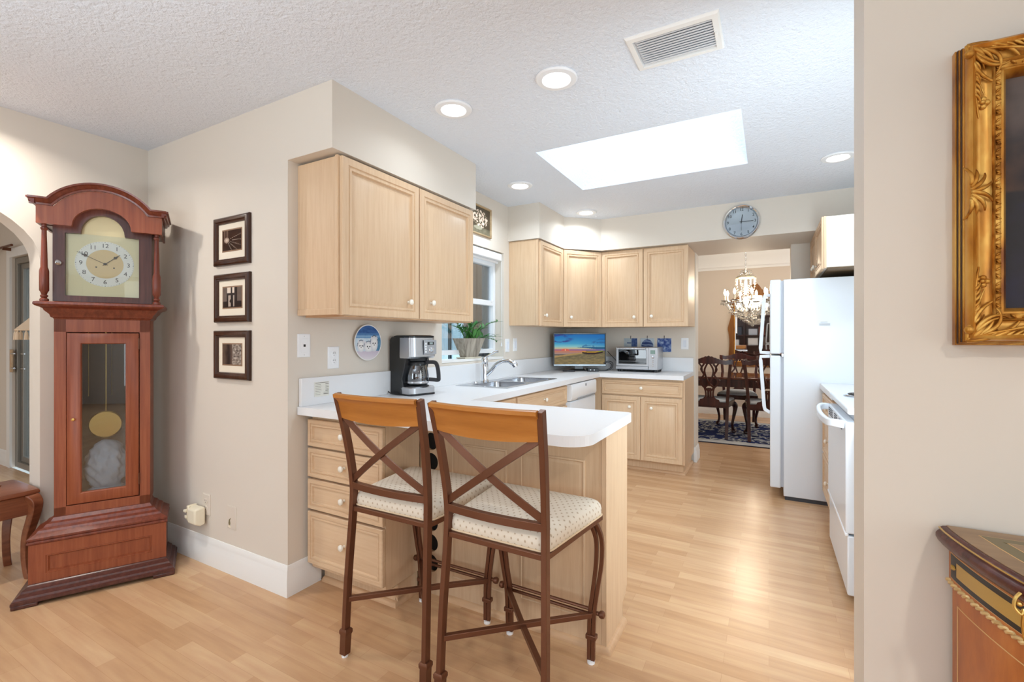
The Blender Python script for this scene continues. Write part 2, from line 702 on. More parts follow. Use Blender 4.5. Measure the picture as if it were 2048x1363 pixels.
obj('hem_bar', B(-2.112, -2.10, WY0 + 0.01, WY1 - 0.03, 1.916, 1.937), M['white_pl'], sh, 0.003)
bm = tube(nb(), [(-2.075, 3.565, 1.94), (-2.075, 3.567, 1.5), (-2.074, 3.567, 1.215)], 0.0012, 5)
obj('pull_cord', bm, M['white_pl'], sh)
bm = lathe(nb(), [(0.002, 0.03), (0.004, 0.02), (0.007, 0.0), (0.005, -0.004), (0.0, -0.005)], Matrix.Translation((-2.074, 3.567, 1.19)), 10)
obj('pull_knob', bm, M['white_pl'], sh)

# ---- sliding glass door beyond the arch
d1 = thing('door_1', 'grey framed sliding glass door beyond the arched opening', 'door', (-5.5, 1.7, 0))
d1['kind'] = 'structure'
m_alu = mat('grey_aluminium', (150, 146, 138), 0.4, 0.6)
bm = nb()
ring_frame(bm, 1.83, 2.03, [(0, -0.04), (0, 0.06), (0.055, 0.06), (0.055, -0.04)], frame((-5.535, 1.7, 0.005), (1, 0, 0)))
obj('door_frame', bm, m_alu, d1, 0.003)
bm = nb()
ring_frame(bm, 0.88, 1.92, [(0, -0.015), (0, 0.02), (0.05, 0.02), (0.05, -0.015)], frame((-5.94, 1.685, 0.06), (1, 0, 0)))
ring_frame(bm, 0.88, 1.92, [(0, -0.015), (0, 0.02), (0.05, 0.02), (0.05, -0.015)], frame((-5.10, 1.72, 0.06), (1, 0, 0)))
obj('door_sash', bm, m_alu, d1, 0.003)
bm = B(-6.34, -5.53, 1.683, 1.688, 0.11, 1.94)
box(bm, -5.5, -4.7, 1.718, 1.723, 0.11, 1.94)
obj('pane', bm, M['glass'], d1, smooth=False)
bm = B(-6.44, -6.40, 1.60, 1.62, 0.93, 1.15)
obj('handle', bm, mat('tan_handle_wood', (196, 164, 128), 0.4), d1, 0.006)
bm = nb()
for z in (0.97, 1.11):
    tube(bm, [(-6.415, 1.62, z), (-6.39, 1.60, z), (-6.31, 1.60, z)], 0.008, 8)
    tube(bm, [(-6.24, 1.63, z), (-6.20, 1.62, z), (-6.14, 1.625, z)], 0.006, 8)
obj('handle_bolt', bm, M['chrome'], d1)
bm = nb()
sweep(bm, [(-6.45, 0.0), (-6.45, 2.04), (-4.62, 2.04), (-4.62, 0.0)], [(-0.085, -0.018), (0.0, -0.018), (0.0, 0.0), (-0.085, 0.0)], False, frame((0, 1.62, 0), (1, 0, 0), (0, 0, 1), (0, 1, 0)))
struct('trim_patio_door', bm, M['white'])
single('curtain_rod', tube(nb(), [(-7.3, 1.555, 2.13), (-6.2, 1.555, 2.13)], 0.011, 10), M['bronze'], 'thin dark rod above the sliding glass door beyond the arch', 'rod', (-6.7, 1.555, 2.13))
bm = bpy.data.objects['curtain_rod']
obj('bracket', B(-6.42, -6.40, 1.545, 1.62, 2.10, 2.128), M['bronze'], bm)

# ---- outside
gm = mat('patio_paving', (170, 172, 168), 0.9)
struct('ground_outside', B(-32, -2.21, 1.78, 16, -0.2, -0.08), gm)
fm = mat('pale_fence_boards', (214, 232, 240), 0.7)
f = thing('fence', 'pale vertical board fence outside the kitchen window', 'fence', (-6.0, 8.0, -0.08))
bm = nb()
yy = 5.2
while yy < 13:
    box(bm, -6.02, -5.995 + 0.012 * random.random(), yy, yy + 0.135, -0.08, 2.3)
    yy += 0.15
obj('fence_boards', bm, fm, f, smooth=False)
obj('rail', B(-5.99, -5.94, 5.2, 13, 1.9, 2.0), fm, f)
single('patio_post', B(-3.615, -3.585, 4.85, 4.89, -0.08, 2.6), mat('dark_teal_post', (62, 84, 92), 0.5), 'dark slim post outside the kitchen window, before the fence', 'post', (-3.6, 4.87, -0.08))
bm = nb()
yy = 4.72
while yy < 8.0:
    prism(bm, [(yy, -0.08), (yy + 0.11, -0.08), (yy + 0.11, 2.9), (yy, 2.9)], -0.03, 0.0, frame((-3.2, 0, 0), (0, 1, 0)))
    yy += 0.145
box(bm, -3.27, -3.23, 4.70, 8.0, -0.08, 2.9)
single('corrugated_screen', bm, mat('charcoal_ribbed_metal', (104, 106, 110), 0.5, 0.2), 'charcoal ribbed screen wall close outside the sink window', 'screen', (-3.2, 6.3, -0.08), smooth=False)


def leaf_blob(bm, c, r, n, size, rnd):
    for i in range(n):
        d = Vector((rnd.gauss(0, 1), rnd.gauss(0, 1), rnd.gauss(0, 1))).normalized() * r * (rnd.random() ** 0.4)
        p = Vector(c) + d
        p.z = max(p.z, -0.06)
        a = Vector((rnd.gauss(0, 1), rnd.gauss(0, 1), rnd.gauss(0, 0.6))).normalized()
        b = a.cross(Vector((rnd.gauss(0, 1), rnd.gauss(0, 1), rnd.gauss(0, 1)))).normalized()
        s = size * (0.6 + 0.8 * rnd.random())
        vs = [bm.verts.new(p + a * s), bm.verts.new(p + b * s * 0.4), bm.verts.new(p - a * s), bm.verts.new(p - b * s * 0.4)]
        bm.faces.new(vs)


gl = [mat('garden_leaf', (112, 160, 84), 0.6), mat('garden_leaf_dark', (72, 112, 70), 0.6)]
for i, (x, y, z, r, lb) in enumerate([(-5.3, 8.3, 0.45, 0.5, 'leafy green shrub at the left edge of the sink window view'), (-4.55, 6.55, 0.5, 0.36, 'bright green shrub outside, seen left of the potted plant'), (-5.3, 7.25, 0.4, 0.42, 'darker green shrub by the fence behind the potted plant')]):
    bm = nb()
    leaf_blob(bm, (x, y, z), r, 420, 0.07, random.Random(i))
    t = single('garden_shrub', bm, gl[i % 2], lb, 'shrub', (x, y, -0.08), smooth=False, recalc=False)
    obj('stem', cyl(nb(), (x, y, -0.08), (x, y, z), 0.02, 6), M['bronze'], t)
single('patio_wall', B(-30, -21.0, 6.0, 6.2, -0.08, 2.6), mat('grey_stucco', (168, 166, 162), 0.9), 'grey stucco wall outside the sliding glass door', 'wall', (-25, 6.1, -0.08))
f2 = single('sky_strip_panel', B(-20.95, -17.0, 5.5, 5.56, -0.08, 2.4), mat('pale_blue_panel', (190, 214, 232), 0.6), 'pale blue panel outside, at the right of the sliding glass door', 'panel', (-19, 5.5, -0.08))  # panel added to give the pale sky-like strip beyond the glass

# ---- recessed ceiling lights
m_trimring = M['white_pl']
CANS = [(-1.421, 1.954, 'recessed downlight nearest the wall cabinet by the photos', NEUT, 1.2),
        (-0.845, 1.95, 'recessed downlight in mid ceiling beside the air vent', NEUT, 2.0),
        (-1.683, 3.18, 'small recessed downlight above the kitchen sink', NEUT, 4.5),
        (0.394, 3.68, 'recessed downlight at the right beyond the skylight', NEUT, 4),
        (-1.50, 4.16, 'recessed downlight close to the diagonal corner cabinet', NEUT, 3.5)]
LIV = [(-3.10, 0.60, 9), (1.03, -0.40, 15), (-1.0, -0.6, 6)]


def can(x, y, col, power, label):
    t = thing('ceiling_light', label, 'light', (x, y, CE), 0, 'recessed ceiling lights')
    bm = lathe(nb(), [(0.062, 0.0), (0.094, 0.0), (0.096, -0.004), (0.090, -0.010), (0.066, -0.012), (0.058, -0.006), (0.058, 0.0)], Matrix.Translation((x, y, CE)), 32, cap=False)
    obj('trim_ring', bm, m_trimring, t)
    bm = lathe(nb(), [(0.0, -0.0045), (0.059, -0.0045), (0.059, -0.001), (0, -0.001)], Matrix.Translation((x, y, CE)), 32)
    obj('lens', bm, M['lens'], t)
    area('downlight', (x, y, CE - 0.016), (0, 0, 0), 0.11, power, col, None, 150)


for x, y, lb, c_, p_ in CANS:
    can(x, y, c_, p_, lb)
for (x, y, p_), lb in zip(LIV, ('recessed downlight in front of the tall clock, just outside the photo', 'recessed downlight before the gilt painting, outside the photo', 'recessed downlight above the camera, outside the photo')):
    can(x, y, WARM, p_, lb)

# ---- air vent
v = thing('air_vent', 'white louvred air return vent in the ceiling', 'vent', (-0.329, 1.943, CE))
x0, x1, y0, y1 = -0.50, -0.157, 1.82, 2.066
bm = ring_frame(nb(), x1 - x0, y1 - y0, [(0, 0.0), (0, 0.004), (0.006, 0.011), (0.026, 0.013), (0.028, 0.0)], frame((-0.3285, y0, CE), (1, 0, 0), (0, 0, 1), (0, 1, 0)))
obj('vent_frame', bm, M['white'], v)
bm = nb()
k = 0
while y0 + 0.03 + k * 0.0165 < y1 - 0.035:
    yy = y0 + 0.030 + k * 0.0165
    prism(bm, [(yy, CE - 0.0105), (yy + 0.0172, CE - 0.0055), (yy + 0.0172, CE - 0.007), (yy, CE - 0.012)], -0.146, 0.135, frame((-0.3285, 0, 0), (0, 1, 0)))
    k += 1
obj('slat', bm, mat('vent_slat_white', (222, 223, 225), 0.5), v, smooth=False)
v.children[1]['label'] = 'white louvre slats of the vent'
bm = B(-0.181, -0.171, 1.93, 1.95, CE - 0.022, CE - 0.012)
obj('lever', bm, M['white'], v, 0.002)

# ================================================================ CABINETS
DR = [(0, 0), (0, .016), (.004, .020), (.036, .020), (.0385, .0145), (.042, .0145), (.046, .0185), (.056, .0185), (.0605, .006), (.070, .006), (.088, .016)]
DW = [(0, 0), (0, .016), (.003, .020), (.019, .020), (.021, .0145), (.0235, .0145), (.027, .0185), (.034, .0185), (.038, .009), (.046, .0115)]
KN = [(.008, -.001), (.0055, .004), (.005, .011), (.0125, .015), (.0155, .020), (.0145, .026), (.008, .0305), (0.0, .0315)]


def knob(par, T, x, z, out=.0165):
    A = T @ Matrix.Translation((x, -out, z)) @ Matrix.Rotation(radians(90), 4, 'X')
    obj('knob', lathe(nb(), KN, A, 16), M['knob'], par)


def door(par, T, w, h, kx=None, kz=None, mm='maple', name='door', rr=DR, kout=.0165):
    d = obj(name, rings(nb(), w, h, rr, T), M[mm], par)
    if kx is not None:
        knob(d, T, kx, kz, kout)
    return d


# near wall cabinet by the photographs (faces +x)
c = thing('wall_cabinet', 'two-door light maple wall cabinet nearest, beside the wall of photos', 'cabinet', (-1.9, 2.07, 1.368))
bm = B(-2.06, -1.767, 1.52, 2.635, 1.375, 2.118)
obj('body', bm, M['maple'], c, 0.002)
bm = B(-1.785, -1.766, 1.513, 1.537, 1.37, 2.12)
box(bm, -2.055, -1.767, 1.514, 1.5195, 1.37, 1.40)
obj('face_frame', bm, M['maple'], c, 0.002)
obj('underside_rail', B(-2.04, -1.768, 1.55, 2.63, 1.362, 1.376), M['toe'], c)
T = frame((-1.765, 1.798, 1.368), (0, 1, 0))
door(c, T, 0.546, 0.748, 0.185, 0.09)
T = frame((-1.765, 2.352, 1.368), (0, 1, 0))
door(c, T, 0.546, 0.748, -0.172, 0.098)

# far wall cabinets: single on the sink wall, diagonal corner, double on the far wall
c = thing('wall_cabinet', 'single-door light maple wall cabinet right of the sink window', 'cabinet', (-1.9, 3.95, 1.37))
obj('body', B(-2.06, -1.772, 3.68, 4.215, 1.372, 2.128), M['maple'], c, 0.002)
obj('face_frame', B(-1.79, -1.768, 3.674, 3.70, 1.37, 2.126), M['maple'], c, 0.002)
door(c, frame((-1.77, 3.955, 1.368), (0, 1, 0)), 0.51, 0.75, -0.17, 0.095)
c = thing('wall_cabinet', 'diagonal corner wall cabinet of light maple above the television', 'cabinet', (-1.8, 4.8, 1.37))
bm = slab(nb(), [(-2.06, 4.22), (-1.772, 4.22), (-1.49, 4.555), (-1.49, 5.05), (-2.06, 5.05)], 1.372, 2.128)
obj('body', bm, M['maple'], c, 0.002)
a = Vector((-1.765, 4.222, 0))
b = Vector((-1.478, 4.538, 0))
mid = (a + b) / 2
door(c, frame((mid.x, mid.y, 1.368), (b - a)), (b - a).length - 0.008, 0.75, -0.135, 0.095)
c = thing('wall_cabinet', 'two-door light maple wall cabinet above the toaster oven', 'cabinet', (-1.07, 4.8, 1.37))
obj('body', B(-1.487, -0.66, 4.553, 5.05, 1.372, 2.128), M['maple'], c, 0.002)
door(c, frame((-1.268, 4.551, 1.368), (1, 0, 0)), 0.412, 0.75, 0.125, 0.095)
door(c, frame((-0.853, 4.551, 1.368), (1, 0, 0)), 0.406, 0.75, -0.125, 0.1)

# base: four-drawer unit at the left end of the peninsula
c = thing('drawer_cabinet', 'light maple four-drawer base cabinet under the left end of the bar', 'cabinet', (-1.79, 1.72, 0))
bm = B(-2.035, -1.532, 1.585, 1.82, 0.1, 0.876)
box(bm, -2.035, -1.545, 1.66, 1.82, 0.0, 0.1)
prism(bm, [(1.62, 0.1), (1.66, 0.02), (1.66, 0.1)], -0.01, 0.0, frame((-1.535, 0, 0), (0, 1, 0)))
obj('body', bm, M['maple'], c, 0.002)
for z0, h, kz in ((0.717, 0.135, 0.07), (0.563, 0.144, 0.072), (0.402, 0.15, 0.077), (0.128, 0.262, 0.132)):
    T = frame((-1.785, 1.58, z0), (1, 0, 0))
    door(c, T, 0.51, h, 0.0, kz, 'maple_h', 'drawer', DW, .0115)
QR = [(0, 0), (0.022, 0), (0.0205, 0.008), (0.016, 0.016), (0.008, 0.021), (0, 0.022)]
obj('toe_moulding', sweep(nb(), [(-2.03, 1.66), (-1.545, 1.66), (-1.545, 1.80)], QR), M['toe'], c)

# peninsula: back panel with bottle holes, end panel
c = thing('peninsula_base', 'maple-clad breakfast bar base behind the two stools', 'cabinet', (-1.05, 1.98, 0))
obj('body', B(-1.385, -0.592, 1.845, 2.12, 0.0, 0.876), M['maple'], c, 0.002)


def holes(bm, x0, x1, cx, zs, r, y, depth, z0, z1):
    edges = [z0] + [(a + b) / 2 for a, b in zip(zs, zs[1:])] + [z1]
    n = 24
    for i, zc in enumerate(zs):
        lo, hi = edges[i], edges[i + 1]
        ci, ro, bi = [], [], []
        for k in range(n):
            a = 2 * pi * (k + 0.5) / n
            ca, sa = cos(a), sin(a)
            ci.append(bm.verts.new((cx + r * ca, y, zc + r * sa)))
            bi.append(bm.verts.new((cx + r * ca, y + depth, zc + r * sa)))
            tx = (x1 - cx) / ca if ca > 0 else (x0 - cx) / ca
            tz = (hi - zc) / sa if sa > 0 else (lo - zc) / sa
            tt = min(tx, tz)
            ro.append(bm.verts.new((cx + tt * ca, y, zc + tt * sa)))
        for k in range(n):
            j = (k + 1) % n
            bm.faces.new([ro[k], ro[j], ci[j], ci[k]])
            bm.faces.new([ci[k], ci[j], bi[j], bi[k]])
        bm.faces.new(bi)
        # corner fillers
        for sx in (x0, x1):
            for sz_ in (lo, hi):
                pts = [v for v in ro if abs(v.co.x - sx) < 1e-5] + []
                qs = [v for v in ro if abs(v.co.z - sz_) < 1e-5]
                if pts and qs:
                    p = min(pts, key=lambda v: abs(v.co.z - sz_))
                    q = min(qs, key=lambda v: abs(v.co.x - sx))
                    if p is not q:
                        bm.faces.new([p, bm.verts.new((sx, y, sz_)), q])
    return bm


ZS = [0.15, 0.25, 0.35, 0.45, 0.55, 0.65, 0.75]
bm = holes(nb(), -1.53, -1.388, -1.462, ZS, 0.043, 1.822, 0.02, 0.0, 0.876)
obj('bottle_rack_panel', bm, M['maple'], c, recalc=False)
m_dark = mat('hollow_shade_black', (16, 13, 11), 0.9)  # black colour stands in for the darkness inside hollows
bm = nb()
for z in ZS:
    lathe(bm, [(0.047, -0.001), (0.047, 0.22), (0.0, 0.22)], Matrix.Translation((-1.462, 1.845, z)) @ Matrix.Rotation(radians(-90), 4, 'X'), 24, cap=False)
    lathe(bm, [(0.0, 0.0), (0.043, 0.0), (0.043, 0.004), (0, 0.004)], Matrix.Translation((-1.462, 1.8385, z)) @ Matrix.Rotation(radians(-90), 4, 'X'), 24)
obj('bottle_hole_shade', bm, m_dark, c)
bm = B(-1.388, -0.592, 1.822, 1.845, 0.0, 0.876)
PN = [(0, 0), (0, .004), (.006, .006), (.010, .002), (.018, .005), (.026, .005)]
obj('back_panel', bm, M['maple'], c, 0.001)
for x0, x1 in ((-1.335, -1.030), (-0.962, -0.662)):
    T = frame(((x0 + x1) / 2, 1.822, 0.11), (1, 0, 0))
    obj('raised_panel', rings(nb(), x1 - x0, 0.648, PN, T), M['maple'], c)
bm = prism(nb(), [(1.82, 0.0), (2.055, 0.0), (2.055, 0.085), (2.10, 0.10), (2.125, 0.13), (2.125, 0.876), (1.82, 0.876)], -0.011, 0.011, frame((-0.581, 0, 0), (0, 1, 0)))
obj('end_panel', bm, M['maple'], c, 0.002)
obj('face_frame', B(-0.592, -0.574, 2.127, 2.145, 0.125, 0.872), M['toe'], c, 0.001)
obj('toe_moulding', sweep(nb(), [(-1.385, 1.822), (-0.57, 1.822), (-0.57, 2.055)], QR), M['toe'], c)

# sink run base
c = thing('sink_cabinet', 'light maple sink base cabinet beside the white dishwasher', 'cabinet', (-1.77, 2.9, 0))
bm = B(-2.05, -1.495, 2.155, 2.735, 0.1, 0.876)
box(bm, -2.05, -1.495, 2.735, 3.655, 0.1, 0.64)
box(bm, -1.54, -1.495, 2.735, 3.655, 0.64, 0.876)
box(bm, -2.05, -1.57, 2.155, 3.655, 0.0, 0.1)
obj('body', bm, M['maple'], c, 0.002)
T = frame((-1.493, 3.19, 0.722), (0, 1, 0))
door(c, T, 0.87, 0.14, 0.0, 0.075, 'maple_v', 'drawer', DW, .0115)
T = frame((-1.493, 2.45, 0.722), (0, 1, 0))
door(c, T, 0.55, 0.14, 0.0, 0.075, 'maple_v', 'drawer', DW, .0115)
for yc, w, k in ((2.45, 0.55, 0.2), (2.97, 0.43, 0.15), (3.41, 0.43, -0.15)):
    door(c, frame((-1.493, yc, 0.11), (0, 1, 0)), w, 0.59, k, 0.5)

dw = thing('dishwasher', 'white dishwasher under the counter between maple cabinets', 'dishwasher', (-1.77, 3.98, 0))
obj('body', B(-2.03, -1.50, 3.665, 4.30, 0.0, 0.874), M['white_pl'], dw)
bm = prism(nb(), [(-1.50, 0.10), (-1.463, 0.10), (-1.458, 0.12), (-1.458, 0.715), (-1.465, 0.722), (-1.50, 0.722)], -0.315, 0.315, frame((0, 3.982, 0), (1, 0, 0)))
obj('door', bm, M['fridge'], dw, 0.002)
bm = prism(nb(), [(-1.50, 0.728), (-1.462, 0.728), (-1.447, 0.75), (-1.447, 0.85), (-1.455, 0.868), (-1.50, 0.868)], -0.315, 0.315, frame((0, 3.982, 0), (1, 0, 0)))
obj('control_panel', bm, M['white_pl'], dw, 0.002)
bm = B(-1.449, -1.440, 3.80, 4.24, 0.733, 0.742)  # grey strip standing in for shade in the handle recess
obj('handle_recess_shade', bm, mat('recess_shade_grey', (150, 152, 156), 0.5), dw, 0.001)
obj('emblem', B(-1.4475, -1.4455, 3.995, 4.017, 0.83, 0.852), mat('slate_emblem', (86, 92, 100), 0.4), dw)

# far base cabinet
c = thing('base_cabinet', 'light maple base cabinet with one wide drawer under the toaster oven', 'cabinet', (-1.06, 4.75, 0))
bm = B(-2.05, -0.668, 4.465, 5.045, 0.1, 0.876)
box(bm, -2.05, -0.69, 4.52, 5.04, 0.0, 0.1)
obj('body', bm, M['maple'], c, 0.002)
door(c, frame((-1.064, 4.461, 0.718), (1, 0, 0)), 0.758, 0.138, 0.008, 0.07, 'maple_h', 'drawer', DW, .0115)
door(c, frame((-1.254, 4.461, 0.105), (1, 0, 0)), 0.376, 0.598, 0.09, 0.50)
door(c, frame((-0.875, 4.461, 0.105), (1, 0, 0)), 0.376, 0.598, -0.085, 0.50)
obj('toe_moulding', sweep(nb(), [(-1.45, 4.52), (-0.69, 4.52), (-0.69, 5.03)], QR), M['toe'], c)

# ---- countertop (one continuous L with the peninsula)
CT0, CT1 = 0.878, 0.917
ct = thing('countertop', 'white laminate worktop running from the bar round to the far corner', 'countertop', (-1.5, 2.6, CT0))
pen = [(-2.058, 1.516)]
for i in range(9):
    a = -pi / 2 + pi / 2 * i / 8
    pen.append((-0.55 - 0.10 + 0.10 * cos(a), 1.516 + 0.10 + 0.10 * sin(a)))
for i in range(5):
    a = pi / 2 * i / 4
    pen.append((-0.55 - 0.03 + 0.03 * cos(a), 2.15 - 0.03 + 0.03 * sin(a)))
pen += [(-2.058, 2.15)]
bm = slab(nb(), pen, CT0, CT1)
HX0, HX1, HY0, HY1 = -1.96, -1.575, 2.78, 3.58
box(bm, -2.058, -1.45, 2.15, HY0, CT0, CT1)
box(bm, -2.058, HX0, HY0, HY1, CT0, CT1)
box(bm, HX1, -1.45, HY0, HY1, CT0, CT1)
box(bm, -2.058, -1.45, HY1, 5.048, CT0, CT1)
box(bm, -1.45, -0.672, 4.41, 5.048, CT0, CT1)
obj('worktop', bm, M['counter'], ct, smooth=False)
pen2 = [(x, y) for x, y in pen[:-1]]
bm = B(-2.058, -2.038, 1.524, 5.03, CT1, 1.058)
box(bm, -2.058, -0.672, 5.028, 5.048, CT1, 1.058)
obj('backsplash', bm, M['counter'], ct, 0.002)

# ================================================================ LONGCASE CLOCK (local: x right across the front, -y to the room)
ck = thing('longcase_clock', 'tall mahogany longcase clock with arched hood, standing in the corner', 'clock', (-3.0086, 1.0817, 0), radians(90 - 27.417), local=True)
# local x must run along t=(sin,cos): rotation about z by (90-theta); local y = -n (to the wall)


def prof_sweep(half, d, back, prof, m, name, par, extra=None):
    """moulding round left side, front, right side; d = distance of the front face in front of the origin"""
    path = [(-half, back), (-half, -d), (half, -d), (half, back)]
    # travel with the outside on the right: left back -> front left -> front right -> right back
    bm = sweep(nb(), path, prof)
    return obj(name, bm, m, par, angle=0.5)


# plinth foot moulding
pl = [(-.26, 0.022), (0.030, 0.022), (0.036, 0.026), (0.037, 0.034), (0.030, 0.040), (0.027, 0.050), (0.014, 0.060), (0.010, 0.070), (0.004, 0.076), (0.002, 0.082), (-.26, 0.082)]


def mold(half, d, back, prof, m, name, par):
    pts = [(-half, back), (-half, -d), (half, -d), (half, back)]
    bm = sweep(nb(), pts, prof)
    return obj(name, bm, m, par, angle=0.5)


obj('base', B(-0.262, 0.262, 0.002, 0.215, 0.03, 0.29), M['mahog'], ck, 0.002)
# base front: frame with a sunk panel
bm = rings(nb(), 0.534, 0.212, [(0, 0), (0, .018), (.061, .018), (.063, .0145), (.068, .0145), (.074, .004), (.078, .004)], frame((0, 0.001, 0.052), (1, 0, 0)), back=False)
obj('base_panel', bm, M['mahog_l'], ck)
QP = [(-0.2, 0.0), (0.046, 0.02), (0.046, 0.032), (0.040, 0.036), (0.036, 0.044), (0.022, 0.052), (0.020, 0.060), (0.008, 0.068), (0.004, 0.074), (-0.2, 0.076)]
QP[0] = (-0.2, 0.02)
pm_ = mold(0.262, 0.018, 0.205, QP, M['mahog_d'], 'plinth_moulding', ck)
for v_ in pm_.data.vertices:
    if v_.co.y < -0.018:
        v_.co.y = -0.018 + (v_.co.y + 0.018) * 1.9
for sx in (-1, 1):
    bm = nb()
    x0, x1 = sorted((sx * 0.308, sx * 0.215))
    slab(bm, [(x0, -0.105), (x1, -0.105), (x1, -0.03), (x0, -0.03)], 0.0, 0.021)
    obj('bracket_foot', bm, M['mahog_d'], ck, 0.006)
    bm = nb()
    slab(bm, [(x0, 0.13), (x1, 0.13), (x1, 0.195), (x0, 0.195)], 0.0, 0.021)
    obj('bracket_foot', bm, M['mahog_d'], ck, 0.006)
# sloping top of the base
TP = [(-0.2, 0.262), (0.003, 0.262), (0.010, 0.267), (0.010, 0.274), (0.004, 0.280), (0.009, 0.283), (0.009, 0.292), (-0.004, 0.300), (-0.018, 0.308), (-0.024, 0.318), (-0.040, 0.326), (-0.048, 0.338), (-0.062, 0.344), (-0.070, 0.360), (-0.2, 0.362)]
mold(0.262, 0.018, 0.205, TP, M['mahog'], 'base_cornice', ck)
# trunk
bm = B(-0.192, 0.192, 0.06, 0.085, 0.355, 0.405)
box(bm, -0.192, -0.146, 0.06, 0.085, 0.355, 1.36)
box(bm, 0.146, 0.192, 0.06, 0.085, 0.355, 1.36)
box(bm, -0.192, 0.192, 0.06, 0.085, 1.29, 1.36)
box(bm, -0.192, -0.177, 0.085, 0.28, 0.355, 1.36)
box(bm, 0.177, 0.192, 0.085, 0.28, 0.355, 1.36)
obj('trunk', bm, M['mahog_l'], ck, 0.0015)
bm = B(-0.177, 0.177, 0.268, 0.28, 0.355, 1.36)
box(bm, -0.1769, -0.172, 0.086, 0.268, 0.41, 1.355)
box(bm, 0.172, 0.1769, 0.086, 0.268, 0.41, 1.355)
box(bm, -0.1765, -0.10, 0.0852, 0.088, 0.41, 1.355)
box(bm, 0.10, 0.1765, 0.0852, 0.088, 0.41, 1.355)
obj('trunk_shade_lining', bm, mat('interior_shade_brown', (44, 30, 26), 0.7), ck, smooth=False)  # dark lining added, shade of the case interior put into its colour
td = obj('trunk_door', ring_frame(nb(), 0.286, 0.874, [(0, -.010), (0, .006), (.003, .008), (.052, .008), (.055, .004), (.057, -.010)], frame((0, 0.06, 0.411), (1, 0, 0))), M['mahog'], ck)
td.data.materials[0] = M['mahog_l']
obj('pane', B(-0.09, 0.09, 0.062, 0.064, 0.465, 1.235), M['clockglass'], td, smooth=False)
bm = nb()
for z in (0.50, 1.23):
    cyl(bm, (0.1445, 0.052, z - 0.03), (0.1445, 0.052, z + 0.03), 0.003, 8)
obj('hinge', bm, M['bronze'], td)
obj('door_knob', lathe(nb(), [(.004, 0), (.004, .006), (.008, .009), (.007, .014), (0, .016)], frame((-0.118, 0.052, 0.845), (1, 0, 0), (0, 0, 1), (0, -1, 0)), 10), M['brass'], td)
bm = cyl(nb(), (0, 0.12, 0.81), (0, 0.12, 1.34), 0.004, 8)
lathe(bm, [(0.0, -0.004), (0.066, -0.003), (0.072, 0.0), (0.066, 0.0045), (0.0, 0.006)], frame((0, 0.11, 0.80), (1, 0, 0), (0, 0, 1), (0, -1, 0)), 32)
obj('pendulum', bm, M['brass'], ck)
bm = nb()
for sx in (-0.075, 0.02):
    cyl(bm, (sx, 0.15, 0.95), (sx, 0.15, 1.34), 0.002, 6)
obj('weight_cord', bm, M['brass'], ck)
# a wrapped cloth bundle in the bottom of the case
bag = thing('cloth_bundle', 'crumpled pale blue cloth bundle inside the clock case, under the pendulum', 'cloth', (-3.0086, 1.0817, 0), radians(90 - 27.417), local=True)
bm = nb()
bmesh.ops.create_icosphere(bm, subdivisions=5, radius=1.0)
for v_ in bm.verts:
    p = v_.co.copy()
    k = 1 + 0.22 * fbm(p.x * 2.2, p.y * 2.2, p.z * 2.2) + 0.10 * abs(fbm(p.x * 5, p.y * 5, p.z * 5)) + 0.06 * sin(p.x * 11 + p.z * 16 + 4 * fbm(p.x * 3, p.z * 3))
    v_.co = Vector((p.x * 0.088 * k, 0.145 + p.y * 0.062 * k, 0.575 + p.z * 0.135 * (0.92 + 0.1 * k)))
obj('bundle', bm, mat('pale_blue_cloth', (198, 212, 224), 0.7), bag, angle=3)
bm = nb()
bmesh.ops.create_icosphere(bm, subdivisions=3, radius=1.0)
for v_ in bm.verts:
    p = v_.co.copy()
    k = 1 + 0.2 * fbm(p.x * 3 + 5, p.y * 3, p.z * 3)
    v_.co = Vector((p.x * 0.08 * k, 0.15 + p.y * 0.06 * k, 0.445 + p.z * 0.03 * k))
obj('fold', bm, bag.children[0].data.materials[0], bag, angle=3)
obj('trunk_floor', B(-0.177, 0.177, 0.085, 0.268, 0.40, 0.412), M['mahog_d'], ck)
# hood base cornice
HC = [(-0.15, 1.355), (-0.001, 1.355), (0.003, 1.362), (0.010, 1.366), (0.014, 1.380), (0.030, 1.398), (0.034, 1.408), (0.044, 1.414), (0.058, 1.420), (0.064, 1.428), (0.062, 1.438), (0.05, 1.442), (-0.15, 1.442)]
mold(0.192, -0.058, 0.29, HC, M['mahog'], 'hood_cornice', ck)
# hood case
obj('hood_case', B(-0.198, 0.198, 0.10, 0.285, 1.442, 1.90), M['mahog_d'], ck)
# hood door with a break-arch opening
o_out = [(-0.198, 1.447), (0.198, 1.447), (0.198, 1.84)]
for i in range(13):
    a = pi * i / 12
    o_out.append((0.135 * cos(a), 1.84 + 0.10 * sin(a)))
o_out.append((-0.198, 1.84))
o_in = [(-0.153, 1.478), (0.143, 1.478), (0.143, 1.797)]
for i in range(13):
    a = pi * i / 12
    o_in.append((0.0885 * cos(a) - 0.005, 1.80 + 0.103 * sin(a)))
o_in.append((-0.153, 1.797))
bm = nb()
yf, ybk = 0.068, 0.10
A = [bm.verts.new((x, yf, z)) for x, z in o_out]
Bv = [bm.verts.new((x, yf, z)) for x, z in o_in]
Cc = [bm.verts.new((x + (0.003 if x < 0 else -0.003), yf - 0.003, z)) for x, z in o_in]
A2 = [bm.verts.new((x, ybk, z)) for x, z in o_out]
D2 = [bm.verts.new((x, ybk, z)) for x, z in o_in]
n_ = len(o_out)
for i in range(n_):
    j = (i + 1) % n_
    bm.faces.new([A[i], A[j], Bv[j], Bv[i]])
    bm.faces.new([Bv[i], Bv[j], D2[j], D2[i]])
    bm.faces.new([A[j], A[i], A2[i], A2[j]])
